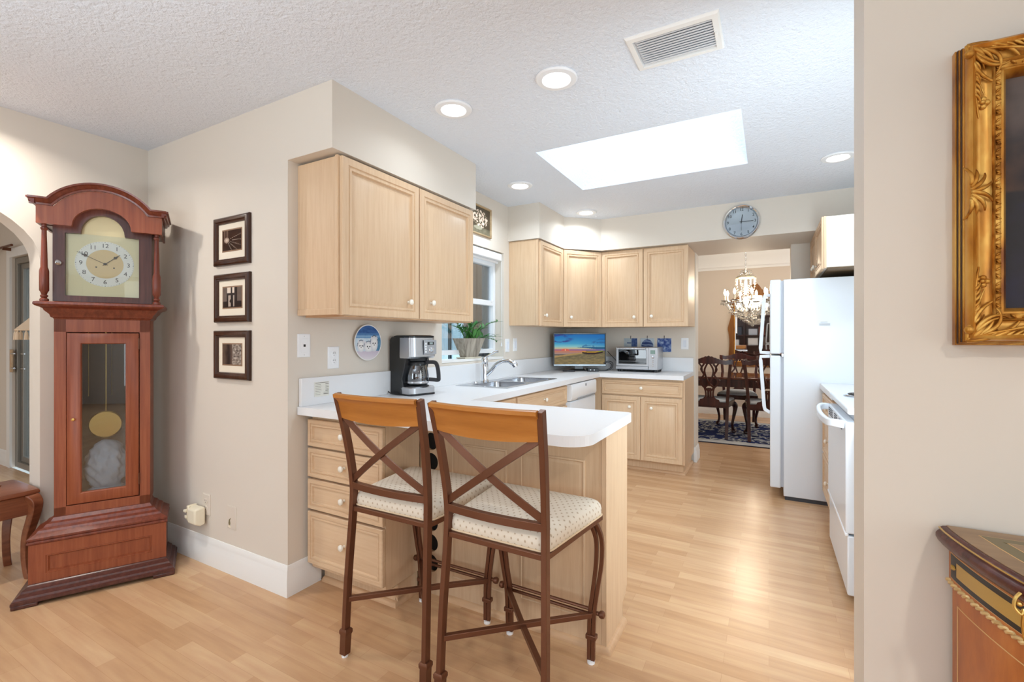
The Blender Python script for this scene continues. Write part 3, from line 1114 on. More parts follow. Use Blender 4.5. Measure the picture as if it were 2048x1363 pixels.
bmesh.ops.delete(bm, geom=Cc, context='VERTS')
hd = obj('hood_door', bm, M['mahog_d'], ck)
# dial
bm = nb()
dl = [(x * 1.03, z + (0.003 if z > 1.6 else -0.003)) for x, z in o_in]
prism(bm, dl, 0.0945, 0.098)
dial = obj('dial', bm, M['dial'], ck)
TD = frame((0, 0.0945, 1.652), (1, 0, 0), (0, 0, 1), (0, -1, 0))
TX = frame((0, 0.0945, 1.652), (1, 0, 0))
bm = lathe(nb(), [(0.076, 0.0), (0.12, 0.0), (0.12, 0.0012), (0.076, 0.0012), (0.076, 0.0)], TD, 48, cap=False)
obj('chapter_ring', bm, M['silver'], dial)
obj('dial_centre', lathe(nb(), [(0.0, 0.0), (0.0755, 0.0), (0.0755, 0.0008), (0.0, 0.0008)], TD, 40), mat('warm_gold_centre', (218, 188, 136), 0.45, 0.2), dial)
bm = nb()
for k in range(12):
    a = radians(90 - 30 * (k + 1))
    add_me(bm, text(str(k + 1), 0.031, TX @ Matrix.Translation((0.0965 * cos(a), -0.0016, 0.0965 * sin(a))), 0.0003))
obj('numerals', bm, M['ink'], dial, smooth=False, recalc=False)
bm = nb()
for k in range(60):
    a = 2 * pi * k / 60
    ball(bm, TX @ Vector((0.1165 * cos(a), -0.0013, 0.1165 * sin(a))), 0.0011 if k % 5 else 0.002, 6)
obj('minute_dots', bm, M['grey_ink'], dial)
bm = nb()
lathe(bm, [(0, 0), (0.004, 0), (0.004, 0.0006), (0, 0.0006)], TD @ Matrix.Translation((-0.036, -0.018, 0.001)), 10)
lathe(bm, [(0, 0), (0.004, 0), (0.004, 0.0006), (0, 0.0006)], TD @ Matrix.Translation((0.036, -0.018, 0.001)), 10)
obj('winding_hole', bm, M['ink'], dial)


def hand(angle, ln, r, y, spade, nm):
    T = TX @ Matrix.Translation((0, -y, 0)) @ Matrix.Rotation(radians(angle), 4, 'Y')
    bm = nb()
    prism(bm, [(-r, -0.012), (r, -0.012), (r * 0.6, ln), (-r * 0.6, ln)], -0.0005, 0.0005, T)
    if spade:
        prism(bm, [(0, spade - 0.012), (0.008, spade), (0.004, spade + 0.004), (0.002, spade + 0.014), (-0.002, spade + 0.014), (-0.004, spade + 0.004), (-0.008, spade)], -0.0007, 0.0007, T)
    lathe(bm, [(0.003, 0), (0.0065, 0), (0.0065, 0.001), (0.003, 0.001), (0.003, 0)], T @ frame((0, 0.0005, 0), (1, 0, 0), (0, 0, 1), (0, -1, 0)), 14, cap=False)
    return obj(nm, bm, M['ink'], dial)


hand(49, 0.082, 0.0016, 0.005, 0.056, 'hour_hand')
hand(-63, 0.125, 0.0012, 0.007, 0.088, 'minute_hand')
obj('pane', B(-0.155, 0.145, 0.082, 0.084, 1.476, 1.80), M['glass'], hd, smooth=False)
kb = lathe(nb(), [(.011, 0), (.012, .004), (.007, .007), (.012, .014), (.013, .02), (.006, .024), (0, .025)], frame((-0.176, 0.068, 1.641), (1, 0, 0), (0, 0, 1), (0, -1, 0)), 8)
obj('door_knob', kb, M['crystal'], hd)
# columns
CP = [(.016, 0), (.018, .008), (.016, .014), (.010, .018), (.015, .026), (.015, .03), (.010, .034), (.013, .045), (.0185, .055), (.0185, .15), (.016, .162), (.0135, .17), (.010, .33), (.0095, .352), (.013, .357), (.014, .365), (.009, .37), (.009, .385)]
for sx in (-1, 1):
    obj('column', lathe(nb(), CP, Matrix.Translation((sx * 0.222, 0.036, 1.441)), 18), M['mahog'], ck)
# arched hood front
fo = [(-0.246, 1.823), (-0.118, 1.823)]
for i in range(15):
    a = pi - pi * i / 14
    fo.append((0.116 * cos(a), 1.826 + 0.10 * sin(a)))
fo += [(0.118, 1.823), (0.246, 1.823), (0.246, 1.915), (0.184, 1.915)]
R_ = 0.218
cz = 2.013 - R_
a0 = math.acos(0.184 / R_)
for i in range(17):
    a = a0 + (pi - 2 * a0) * i / 16
    fo.append((R_ * cos(a), cz + R_ * sin(a)))
fo += [(-0.184, 1.915), (-0.246, 1.915)]
obj('hood_arch', prism(nb(), fo, 0.006, 0.03), M['mahog_l'], ck, 0.0015)
# hood roof behind the arch and side cheeks
ro = [(-0.246, 1.83), (0.246, 1.83), (0.246, 1.915), (0.184, 1.915)]
for i in range(17):
    a = a0 + (pi - 2 * a0) * i / 16
    ro.append((R_ * cos(a), cz + R_ * sin(a)))
ro += [(-0.184, 1.915), (-0.246, 1.915)]
obj('hood_roof', prism(nb(), ro, 0.105, 0.29), M['mahog_d'], ck)
bm = B(-0.246, -0.236, 0.03, 0.29, 1.823, 1.915)
box(bm, 0.236, 0.246, 0.03, 0.29, 1.823, 1.915)
obj('hood_cheek', bm, M['mahog'], ck)
# crown moulding over the arch: sections in the front plane projecting forward
path = [(-0.268, 1.912), (-0.186, 1.912)]
for i in range(1, 24):
    a = pi - a0 - (pi - 2 * a0) * i / 24
    path.append((R_ * cos(a), cz + R_ * sin(a)))
path += [(0.186, 1.912), (0.268, 1.912)]
mp_ = [(0.0, 0.0), (0.0, 0.010), (0.008, 0.012), (0.012, 0.020), (0.022, 0.026), (0.026, 0.036), (0.034, 0.038), (0.034, 0.0)]
# sweep in xz plane: offset to the left (outward/up) -> use negative offsets
TS = frame((0, 0.006, 0), (1, 0, 0), (0, 0, 1), (0, -1, 0))
obj('arch_moulding', sweep(nb(), path, [(-o, h) for o, h in mp_], False, TS), M['mahog'], ck, angle=0.7)
for sx in (-1, 1):
    bm = nb()
    prof = [(0.0, 1.912), (0.010, 1.912), (0.012, 1.92), (0.02, 1.924), (0.022, 1.934), (0.030, 1.938), (0.030, 1.946), (0.0, 1.946)]
    pts = [(sx * (0.246 + o), 0, z) for o, z in prof]
    la = [Vector((x, -0.02, z)) for x, _, z in pts]
    lb_ = [Vector((x, 0.29, z)) for x, _, z in pts]
    loft(bm, [la, lb_])
    obj('side_moulding', bm, M['mahog'], ck)

# ================================================================ BAR STOOLS
m = M['stoolfab'] = mat('cream_dotted_fabric', (232, 218, 194), 0.9)
uvn = N(m, 'ShaderNodeTexCoord')
mp0 = N(m, 'ShaderNodeMapping')
mp0.inputs['Scale'].default_value = (1.0, 0.72, 1)
L(m, uvn.outputs['UV'], mp0.inputs['Vector'])
mpn = N(m, 'ShaderNodeMapping')
mpn.inputs['Rotation'].default_value = (0, 0, radians(45))
L(m, mp0.outputs[0], mpn.inputs['Vector'])
vo = N(m, 'ShaderNodeTexVoronoi')
vo.voronoi_dimensions = '2D'
vo.inputs['Scale'].default_value = 56
vo.inputs['Randomness'].default_value = 0.0
L(m, mpn.outputs[0], vo.inputs['Vector'])
L(m, ramp(m, vo.outputs['Distance'], [(0.0, (190, 170, 144)), (0.15, (198, 178, 152)), (0.20, (232, 220, 202)), (1.0, (235, 224, 207))]), bsdf(m).inputs['Base Color'])
M['piping'] = mat('cream_piping', (226, 200, 166), 0.8)


def arc_pts(p0, p1, p2, n=8):
    p0, p1, p2 = Vector(p0), Vector(p1), Vector(p2)
    return [(1 - t) ** 2 * p0 + 2 * t * (1 - t) * p1 + t * t * p2 for t in [i / n for i in range(n + 1)]]


def smooth_path(pts, k=6):
    P = [Vector(p) for p in pts]
    out = []
    for i in range(len(P) - 1):
        p0, p1, p2, p3 = P[max(i - 1, 0)], P[i], P[i + 1], P[min(i + 2, len(P) - 1)]
        for j in range(k):
            t = j / k
            out.append(0.5 * ((2 * p1) + (p2 - p0) * t + (2 * p0 - 5 * p1 + 4 * p2 - p3) * t * t + (3 * p1 - p0 - 3 * p2 + p3) * t ** 3))
    out.append(P[-1])
    return out


def stool(label, loc, rz):
    t = thing('bar_stool', label, 'stool', loc, rz, 'bar stools at the peninsula', local=True)
    # rear posts, one piece from foot to top of the back
    for s in (-1, 1):
        pts = smooth_path([(s * 0.201, -0.227, 0.012), (s * 0.197, -0.214, 0.30), (s * 0.188, -0.196, 0.58), (s * 0.188, -0.196, 0.70), (s * 0.196, -0.222, 0.87), (s * 0.206, -0.262, 1.045)], 5)
        n = len(pts)
        p = obj('rear_leg', tube(nb(), pts, [(0.0095, 0.0145)] * n, square=True, up=(0, 1, 0)), M['bronze'], t, 0.002)
        obj('ferrule', tube(nb(), [(s * 0.201, -0.227, 0.011), (s * 0.2, -0.223, 0.085), (s * 0.2, -0.2225, 0.092), (s * 0.2, -0.2225, 0.104), (s * 0.2, -0.222, 0.11)], [0.0150, 0.0155, 0.0185, 0.0185, 0.0145], square=True, up=(0, 1, 0)), M['bronze'], p, 0.0015)
        obj('glide', cyl(nb(), (s * 0.201, -0.227, 0.0), (s * 0.201, -0.227, 0.013), 0.013, 10), M['white_pl'], p)
    # honey wood top rail, rolled over at the top, gently curved
    loops = []
    sec = [(-0.090, -0.008), (-0.088, 0.009), (-0.03, 0.011), (-0.012, 0.013), (0.0, 0.006), (0.008, -0.010), (0.004, -0.024), (-0.008, -0.026), (-0.016, -0.014), (-0.03, -0.009)]
    for i in range(11):
        u = -1 + 2 * i / 10
        x = u * 0.200
        yb = -0.252 - 0.020 * (1 - u * u)
        dz = 0.0
        loops.append([Vector((x, yb + b * 1.0 + (a + 0.045) * -0.22, 1.040 + a - (0.010 * (1 - u * u) if a < -0.05 else 0))) for a, b in sec])
    obj('top_rail', loft(nb(), loops), M['honey'], t, angle=0.9)
    # lower rail and crossed braces
    pts = [(-0.188 + 0.376 * i / 8, -0.196 - 0.016 * (1 - (2 * i / 8 - 1) ** 2), 0.675) for i in range(9)]
    obj('back_rail', tube(nb(), pts, [(0.011, 0.013)] * 9, square=True), M['bronze'], t, 0.0015)
    for s in (-1, 1):
        pts = []
        for i in range(9):
            u = i / 8
            x = s * (-0.186 + u * (0.186 + 0.196))
            z = 0.695 + u * 0.265
            y = -0.198 - 0.042 * u - 0.022 * sin(pi * u) - (0.004 if s > 0 else -0.002) * sin(pi * u)
            pts.append((x, y, z))
        obj('cross_brace', tube(nb(), pts, [(0.004, 0.0125)] * 9, square=True, up=(0, 0, 1)), M['bronze'], t, 0.001)
    # seat frame
    fr = [(-0.186, -0.195), (0.186, -0.195), (0.226, 0.195), (-0.226, 0.195)]
    sweep_bm = sweep(nb(), fr, [(-0.012, 0.572), (0.010, 0.572), (0.010, 0.590), (-0.012, 0.590)], True)
    obj('seat_frame', sweep_bm, M['bronze'], t, 0.002)
    # cushion
    loops = []

    def outline(inset, z, y0=-0.190, y1=0.215):
        pts = []
        corners = [(-0.192 + inset, y0 + inset), (0.192 - inset, y0 + inset), (0.238 - inset, y1 - inset), (-0.238 + inset, y1 - inset)]
        rr = 0.035
        for i in range(4):
            p = Vector(corners[i])
            a = (Vector(corners[i - 1]) - p).normalized()
            b = (Vector(corners[(i + 1) % 4]) - p).normalized()
            q0, q1 = p + a * rr, p + b * rr
            for k in range(6):
                t_ = k / 5
                q = (1 - t_) ** 2 * q0 + 2 * t_ * (1 - t_) * p + t_ * t_ * q1
                pts.append((q.x, q.y, z))
            # mid-edge subdivisions
            nx = Vector(corners[(i + 1) % 4])
            e0, e1 = q1, nx - b * rr
            for k in range(1, 4):
                q = e0.lerp(e1, k / 4)
                pts.append((q.x, q.y, z))
        return pts
    for ins, z in ((0.006, 0.590), (0.0, 0.597), (-0.001, 0.615), (0.002, 0.632), (0.010, 0.644), (0.022, 0.651), (0.05, 0.657), (0.10, 0.662), (0.15, 0.664)):
        loops.append(outline(ins, z))
    cu = obj('seat_cushion', loft(nb(), loops), M['stoolfab'], t, angle=2)
    uvl = cu.data.uv_layers.new(name='UVMap')
    for pg in cu.data.polygons:
        nn = pg.normal
        for li in pg.loop_indices:
            q = cu.data.vertices[cu.data.loops[li].vertex_index].co
            uvl.data[li].uv = (q.x, q.y) if abs(nn.z) > 0.55 else ((q.x, q.z) if abs(nn.y) > abs(nn.x) else (q.y, q.z))
    pts = [Vector(p) for p in outline(-0.001, 0.594)]
    pts.append(pts[0])
    obj('piping', tube(nb(), pts, 0.0035, 6), M['piping'], cu)
    # front legs: two slim rods bowing outwards then meeting above the foot
    for s in (-1, 1):
        bm = nb()
        for dx, dy in ((-0.008, 0.0), (0.008, 0.004)):
            pts = smooth_path([(s * 0.205 + dx, 0.165 + dy * 3, 0.575), (s * 0.220 + dx * 1.1, 0.200 + dy * 3, 0.50), (s * 0.217 + dx * 1.2, 0.213 + dy * 2, 0.40), (s * 0.200 + dx * 1.0, 0.217 + dy, 0.28), (s * 0.186 + dx, 0.222 + dy, 0.18), (s * 0.182 + dx, 0.226, 0.012)], 4)
            tube(bm, pts, [0.0075] * len(pts), square=True, up=(0, 1, 0))
        p = obj('front_leg', bm, M['bronze'], t, 0.0015)
        bm = nb()
        box(bm, s * 0.184 - 0.021, s * 0.184 + 0.021, 0.212, 0.240, 0.095, 0.113)
        obj('ferrule', bm, M['bronze'], p, 0.003)
        obj('glide', cyl(nb(), (s * 0.182, 0.226, 0.0), (s * 0.182, 0.226, 0.013), 0.015, 10), M['white_pl'], p)
    # footrest bars with ball finials
    bm = nb()
    for dz in (0.0, 0.02):
        cyl(bm, (-0.19, 0.232, 0.185 + dz), (0.19, 0.232, 0.185 + dz), 0.0065, 8)
    fb = obj('foot_bar', bm, M['bronze'], t)
    for s in (-1, 1):
        bm = lathe(nb(), [(0.0, 0.0), (0.008, 0.0), (0.008, 0.012), (0.013, 0.016), (0.015, 0.024), (0.012, 0.033), (0.0, 0.037)], frame((s * 0.20, 0.232, 0.195), (0, 1, 0), (0, 0, 1), (s, 0, 0)), 12)
        obj('finial', bm, M['bronze'], fb)
    # crossed stretchers
    for s in (-1, 1):
        pts = [(s * -0.198, -0.213, 0.222), (0, 0.008, 0.205 + 0.004 * s), (s * 0.186, 0.222, 0.190)]
        obj('stretcher', tube(nb(), pts, [(0.0095, 0.0095)] * 3, square=True), M['bronze'], t, 0.0015)
    return t


stool('left bar stool in front of the drawers, cream dotted seat', (-1.273, 1.526, 0), 0.009)
stool('right bar stool before the peninsula end panel, cream dotted seat', (-0.79, 1.509, 0), -0.014)

# ================================================================ PHOTOS ON THE WALL
FRP = [(0, 0), (0, .012), (.004, .018), (.012, .022), (.024, .022), (.028, .016), (.034, .015), (.037, .008), (.037, 0)]


def photo(x0, x1, z0, z1, fn, label):
    T = frame(((x0 + x1) / 2, 1.465, z0), (1, 0, 0))
    t = thing('framed_photo', label, 'picture', ((x0 + x1) / 2, 1.465, z0), 0, 'three framed photos in a column')
    w, h = x1 - x0, z1 - z0
    obj('picture_frame', rings(nb(), w, h, FRP, T, hole=True, back=True), M['frame_dk'], t)
    obj('mat_board', box(nb(), -w / 2 + .036, w / 2 - .036, -0.007, -0.002, .036, h - .036, T), M['mat_board'], t, smooth=False)
    obj('mat_bevel', box(nb(), -.091, .091, -0.0078, -0.0072, .073, h - .067, T), mat('mat_bevel_tan', (150, 118, 92), 0.7), t, smooth=False)
    pic('print', fn, 0.168, h - .154, 46, 34, T @ Matrix.Translation((0, -0.0086, .073 + (h - .14) / 2)), M['picg'], t)


D0, D1, D2_ = (38, 22, 16), (104, 76, 60), (226, 208, 190)


def ph_rays(u, v):
    dx, dy = u - 0.22, v - 0.52
    r = math.hypot(dx, dy)
    a = math.atan2(dy, dx)
    s = abs(sin(a * 9 + 0.4))
    c = mix3(D0, D1, 0.25 + 0.4 * fbm(u * 3, v * 3))
    if r > 0.12 and -1.2 < a < 0.35 and s < 0.22:
        c = mix3(D2_, c, r * 0.9)
    if r < 0.14:
        c = mix3(D2_, D1, r * 4)
    if u < 0.35 and v > 0.6:
        c = mix3(c, (150, 126, 108), 0.6 if int(u * 14) % 2 else 0.1)
    return c


def ph_hall(u, v):
    c = mix3(D0, D1, 0.1 + 0.3 * fbm(u * 4, v * 4, 3))
    if v > 0.30 and (u < 0.2 or u > 0.78):
        c = mix3(c, D2_, 0.35)
    if 0.22 < u < 0.42 and v > 0.72 or 0.5 < u < 0.62 and v > 0.72:
        c = D2_
    if 0.3 < u < 0.62 and 0.05 < v < 0.6:
        c = mix3(D0, D2_, 0.75) if (u < 0.42 or u > 0.55) else D0
    if math.hypot((u - 0.45) * 1.2, v - 0.32) < 0.1:
        c = D0
    return c


def ph_tree(u, v):
    if u < 0.52:
        c = mix3((44, 28, 22), (96, 76, 62), 0.5 + 0.5 * sin(u * 16 + fbm(u * 4, v * 2) * 2))
    else:
        c = mix3((58, 44, 36), (216, 204, 190), 0.5 + 1.0 * fbm(u * 11, v * 11, 5))
        if v < 0.32:
            c = mix3(c, (180, 160, 140), 0.45 if int(v * 24) % 2 else 0.1)
    return c


photo(-2.673, -2.352, 1.650, 1.911, ph_rays, 'top framed photo on the wall, light rays in brown tones')
photo(-2.670, -2.350, 1.344, 1.605, ph_hall, 'middle framed photo on the wall, dark hall with bright windows')
photo(-2.672, -2.351, 1.039, 1.300, ph_tree, 'bottom framed photo on the wall, half dark and half foliage')

# ---- wall plates
m_hole = mat('slot_dark', (40, 38, 36), 0.6)
m_scr = mat('plate_screw', (205, 205, 205), 0.4, 0.4)


def plate(T, org, label, kind, cat='outlet', mm=None, w=0.073, h=0.118):
    t = thing({'outlet': 'wall_outlet', 'switch': 'light_switch', 'jack': 'phone_jack'}[kind], label, cat, org)
    bm = rings(nb(), w, h, [(0, 0), (0, .004), (.004, .0065), (.006, .0065)], T)
    obj('cover_plate', bm, mm or M['white_pl'], t)
    if kind == 'outlet':
        bm = nb()
        hl = nb()
        for z in (h * 0.5 - 0.0195, h * 0.5 + 0.0195):
            lathe(bm, [(0.0, 0.0), (0.0165, 0.0), (0.0165, 0.0015), (0.0155, 0.002), (0.0, 0.002)], T @ Matrix.Translation((0, -0.0065, z)) @ Matrix.Rotation(radians(90), 4, 'X'), 18)
            for sx in (-0.006, 0.006):
                box(hl, sx - 0.001, sx + 0.001, -0.0090, -0.0084, z + 0.001, z + 0.009, T)
            lathe(hl, [(0, 0), (0.0022, 0), (0.0022, 0.0006), (0, 0.0006)], T @ Matrix.Translation((0, -0.0084, z - 0.007)) @ Matrix.Rotation(radians(90), 4, 'X'), 8)
        obj('socket', bm, mm or M['white_pl'], t)
        obj('slot', hl, m_hole, t)
    elif kind == 'switch':
        bm = rings(nb(), 0.034, 0.068, [(0, 0), (0, .002), (.002, .0035), (.004, .0015)], T @ Matrix.Translation((0, -0.0062, h / 2 - 0.034)))
        obj('rocker', bm, mat('rocker_white', (228, 232, 240), 0.35), t)
    else:
        bm = rings(nb(), 0.036, 0.070, [(0, 0), (0, .0012), (.001, .002)], T @ Matrix.Translation((0, -0.0062, h / 2 - 0.035)))
        obj('insert', bm, M['white_pl'], t)
        obj('socket', box(nb(), -0.006, 0.006, -0.0088, -0.0082, h / 2 - 0.006, h / 2 + 0.006, T), m_hole, t)
        bm = nb()
        for z in (0.012, h - 0.012):
            lathe(bm, [(0, 0), (0.003, 0), (0.0025, 0.001), (0, 0.0012)], T @ Matrix.Translation((0, -0.0062, z)) @ Matrix.Rotation(radians(90), 4, 'X'), 10)
        obj('screw', bm, m_scr, t)
    return t


YP = (0, 1, 0)
plate(frame((-2.06, 1.553, 1.163), YP), (-2.06, 1.553, 1.163), 'white phone jack plate left of the duplex outlet, under the wall cabinet', 'jack', 'phone jack')
plate(frame((-2.06, 1.735, 1.096), YP), (-2.06, 1.735, 1.096), 'white duplex outlet on the wall left of the decorative plate', 'outlet')
plate(frame((-2.06, 3.645, 1.135), YP), (-2.06, 3.645, 1.135), 'white switch plate close to the window edge, behind the tap', 'switch', 'switch', w=0.07)
plate(frame((-2.06, 3.79, 1.14), YP), (-2.06, 3.79, 1.14), 'white switch plate below the single wall cabinet, second from the window', 'switch', 'switch', w=0.07)
plate(frame((-0.757, 5.05, 1.144), (1, 0, 0)), (-0.757, 5.05, 1.144), 'white switch plate right of the blue tiles, near the dining opening', 'switch', 'switch')
m_wallplate = mat('painted_plate', (222, 211, 197), 0.5)
t = plate(frame((-2.765, 1.465, 0.268), (1, 0, 0)), (-2.765, 1.465, 0.268), 'wall outlet beside the tall clock with a cream plug adapter in it', 'outlet', mm=m_wallplate)
ad = thing('plug_adapter', 'cream plug-in adapter and night light in the low wall outlet', 'adapter', (-2.80, 1.45, 0.2))
bm = loft(nb(), [[(-2.80 + (-0.045 if k in (0, 3) else 0.045) * s, y, z) for k, z in zip(range(4), (z0, z0, z1, z1))] for s, y, z0, z1 in ((1.0, 1.452, 0.222, 0.318), (1.0, 1.425, 0.218, 0.318), (0.8, 1.398, 0.232, 0.312))])
obj('body', bm, M['ivory_pl'], ad, 0.008, 3)
bm = B(-2.862, -2.842, 1.405, 1.455, 0.235, 0.322)
obj('sensor_block', bm, mat('cream_translucent', (236, 224, 196), 0.3), ad, 0.006)
bm = B(-2.874, -2.852, 1.395, 1.43, 0.285, 0.300)
box(bm, -2.872, -2.854, 1.40, 1.43, 0.25, 0.268)
obj('prong_socket', bm, M['ivory_pl'], ad, 0.003)
pt = thing('patched_wall_plate', 'painted-over wall plate with a torn hole near the baseboard', 'wall plate', (-2.525, 1.465, 0.23))
T = frame((-2.525, 1.465, 0.236), (1, 0, 0))
obj('cover', rings(nb(), 0.078, 0.122, [(0, 0), (0, .0025), (.004, .004), (.006, .004)], T), m_wallplate, pt)
bm = prism(nb(), [(-0.024, 0.018), (-0.012, 0.014), (-0.008, 0.03), (-0.012, 0.044), (-0.004, 0.06), (-0.012, 0.055), (-0.022, 0.046), (-0.026, 0.03)], -0.0046, -0.0038, T)
obj('torn_hole', bm, mat('torn_hole_olive', (128, 116, 84), 0.9), pt, smooth=False)
bm = prism(nb(), [(-0.03, 0.008), (-0.004, 0.004), (-0.004, 0.014), (-0.02, 0.02)], -0.0055, -0.004, T)
obj('torn_edge', bm, M['mat_board'], pt, smooth=False)

# ---- decorative plate with three white kittens
pl_ = thing('decorative_plate', 'round wall plate painted with three white kittens under a blue quilt', 'plate', (-2.06, 1.968, 1.13))
TP_ = frame((-2.06, 1.968, 1.234), (0, 1, 0), (0, 0, 1), (1, 0, 0))
obj('rim', lathe(nb(), [(0.0, 0.004), (0.06, 0.004), (0.1035, 0.018), (0.105, 0.021), (0.1025, 0.0225), (0.098, 0.0205)], TP_, 40), mat('white_porcelain', (238, 236, 234), 0.15), pl_)


def kitten(u, v):
    x, z = (u - 0.5) * 2, (v - 0.5) * 2
    if z > 0.55:
        c = mix3((40, 74, 130), (70, 112, 170), 0.5 + fbm(x * 3, z * 4))
    elif z > 0.26:
        c = mix3((72, 116, 168), (132, 170, 204), 0.5 + 0.5 * sin(z * 22) + 0.3 * fbm(x * 5, z * 3))
    elif z > -0.5:
        c = mix3((186, 208, 222), (214, 224, 232), 0.5 + fbm(x * 4, z * 3))
        if x > 0.62:
            c = mix3((66, 116, 150), (120, 160, 186), 0.5 + fbm(x * 4, z * 4))
    else:
        c = mix3((206, 192, 206), (226, 218, 222), (-0.5 - z) * 2)
    for kx, kz, rx, rz in ((-0.56, -0.22, 0.27, 0.34), (0.02, -0.27, 0.36, 0.32), (0.46, -0.08, 0.29, 0.46)):
        d = math.hypot((x - kx) / rx, (z - kz) / rz)
        if d < 1.0 and z > -0.55:
            c = mix3((238, 236, 234), (206, 206, 212), max(0, d - 0.5) * 1.6)
            for ex in (-0.09, 0.09):
                if math.hypot(x - kx - ex, (z - kz - 0.03)) < 0.045:
                    c = (40, 40, 52)
            if math.hypot(x - kx, z - kz + 0.07) < 0.032:
                c = (92, 70, 74)
        elif abs(abs(x - kx) - rx * 0.72) < 0.07 * (1 - (z - kz - rz * 0.6) / 0.22) and 0 < z - kz - rz * 0.6 < 0.2:
            c = (226, 220, 222)
        elif d < 1.14 and z > kz:
            c = (86, 100, 118)
    return c


TK = frame((-2.06 + 0.0215, 1.968, 1.234), (0, 1, 0))


def disc(rad, dep=0.0):
    def f(u, v):
        a, b = 2 * u - 1, 2 * v - 1
        return (a * math.sqrt(max(0, 1 - b * b / 2)) * rad, b * math.sqrt(max(0, 1 - a * a / 2)) * rad)
    return f


pk = pic('painted_face', lambda u, v: kitten(0.5 + (2 * u - 1) * math.sqrt(1 - (2 * v - 1) ** 2 / 2) / 2, 0.5 + (2 * v - 1) * math.sqrt(1 - (2 * u - 1) ** 2 / 2) / 2), 0.2, 0.2, 90, 90, TK, M['picg'], pl_, shape=disc(0.0985))

# ---- flower painting above the window
fp = thing('flower_painting', 'small framed still life of pale flowers above the sink window', 'picture', (-2.06, 3.17, 2.095))
T = frame((-2.06, 3.185, 2.095), YP)
obj('picture_frame', rings(nb(), 0.34, 0.242, [(0, 0), (0, .014), (.004, .018), (.011, .018), (.016, .008), (.016, 0)], T, hole=True), wood('gilt_oak_frame', (150, 124, 92), (186, 160, 124), (206, 184, 150), 1, 0.4, 20), fp)


def flow(u, v):
    c = mix3((66, 54, 38), (96, 82, 60), 0.5 + fbm(u * 3, v * 3, 1))
    if v < 0.24:
        c = mix3((96, 90, 70), (130, 122, 98), 0.5 + fbm(u * 6, v * 6, 2))
    d = math.hypot((u - 0.52) / 0.36, (v - 0.56) / 0.34)
    f = fbm(u * 13, v * 11, 4, 3)
    if d < 1.0 and f > -0.02:
        c = mix3((196, 160, 140), (240, 226, 206), 0.35 + f * 1.6)
    elif d < 1.0:
        c = mix3((70, 62, 44), (108, 98, 66), 0.5 + f)
    if math.hypot((u - 0.42) / 0.2, (v - 0.2) / 0.07) < 1:
        c = (164, 158, 136)
    return c


pic('canvas', flow, 0.308, 0.21, 70, 50, T @ Matrix.Translation((0, -0.006, 0.121)), M['pic'], fp)

# ================================================================ COUNTER THINGS
# paper notice on the backsplash: grey printed lines only
nt = thing('paper_notice', 'small printed paper notice taped to the backsplash left of the coffee maker', 'paper', (-2.037, 1.645, 0.95))
T = frame((-2.0375, 1.645, 0.958), YP)
obj('sheet', box(nb(), -0.046, 0.046, -0.0008, 0.0, 0.0, 0.075, T), mat('notice_paper', (228, 226, 216), 0.7), nt, smooth=False)
bm = nb()
rnd = random.Random(3)
for i in range(8):
    z = 0.069 - i * 0.0085
    if i == 0:
        box(bm, -0.04, 0.042, -0.0012, -0.0008, z, z + 0.0028, T)
        continue
    box(bm, -0.04, -0.04 + 0.03 + 0.012 * rnd.random(), -0.0012, -0.0008, z, z + 0.0016, T)
    box(bm, 0.022 - 0.012 * (i > 5), 0.042, -0.0012, -0.0008, z, z + (0.0036 if i % 2 else 0.0018), T)
obj('printed_lines', bm, mat('print_grey', (128, 124, 112), 0.7), nt, smooth=False)

# ---- coffee maker (local: front towards -y)
cm = thing('coffee_maker', 'black and steel drip coffee maker on the worktop with glass carafe', 'coffee maker', (-1.925, 2.222, CT1), radians(78), local=True)
W2 = 0.095
bm = prism(nb(), [(0.09, 0.0), (0.11, 0.004), (0.11, 0.335), (0.09, 0.352), (-0.03, 0.356), (-0.045, 0.35), (-0.045, 0.2), (-0.012, 0.10), (-0.03, 0.02), (-0.03, 0.0)], -W2, W2, frame((0, 0, 0), (0, 1, 0)))
obj('tower', bm, M['black'], cm, 0.008, 3)
lp = []


def dpoly(y0, y1, w, z, r=0.04):
    pts = [(-w, y1, z)]
    for i in range(9):
        a = pi + (pi / 2) * i / 8
        pts.append((-w + r + r * cos(a), y0 + r + r * sin(a) * 0.8, z))
    for i in range(9):
        a = 3 * pi / 2 + (pi / 2) * i / 8
        pts.append((w - r + r * cos(a), y0 + r + r * sin(a) * 0.8, z))
    pts.append((w, y1, z))
    return pts


bm = loft(nb(), [dpoly(-0.118, 0.0, W2, z) for z in (0.0, 0.008)] + [dpoly(-0.122, 0.0, W2, z) for z in (0.012, 0.044)] + [dpoly(-0.116, 0.0, W2 - 0.004, 0.05)])
obj('foot_band', bm, M['steel_b'], cm, angle=0.5)
obj('foot_base', loft(nb(), [dpoly(-0.124, 0.02, W2 + 0.002, 0.0), dpoly(-0.124, 0.02, W2 + 0.002, 0.009)]), M['black_soft'], cm)
obj('hot_plate', lathe(nb(), [(0, 0.048), (0.07, 0.048), (0.07, 0.056), (0.062, 0.058), (0, 0.058)], Matrix.Translation((0, -0.045, 0)), 28), M['black_soft'], cm)
bm = loft(nb(), [dpoly(-0.112, 0.0, W2, 0.222), dpoly(-0.125, 0.0, W2 + 0.002, 0.232), dpoly(-0.118, 0.0, W2, 0.345), dpoly(-0.105, 0.0, W2 - 0.005, 0.35)])
hdp = obj('brew_head', bm, M['steel_b'], cm, angle=0.5)
obj('lid', loft(nb(), [dpoly(-0.118, 0.06, W2, 0.347), dpoly(-0.118, 0.06, W2, 0.356), dpoly(-0.10, 0.05, W2 - 0.015, 0.361)]), M['black'], cm)
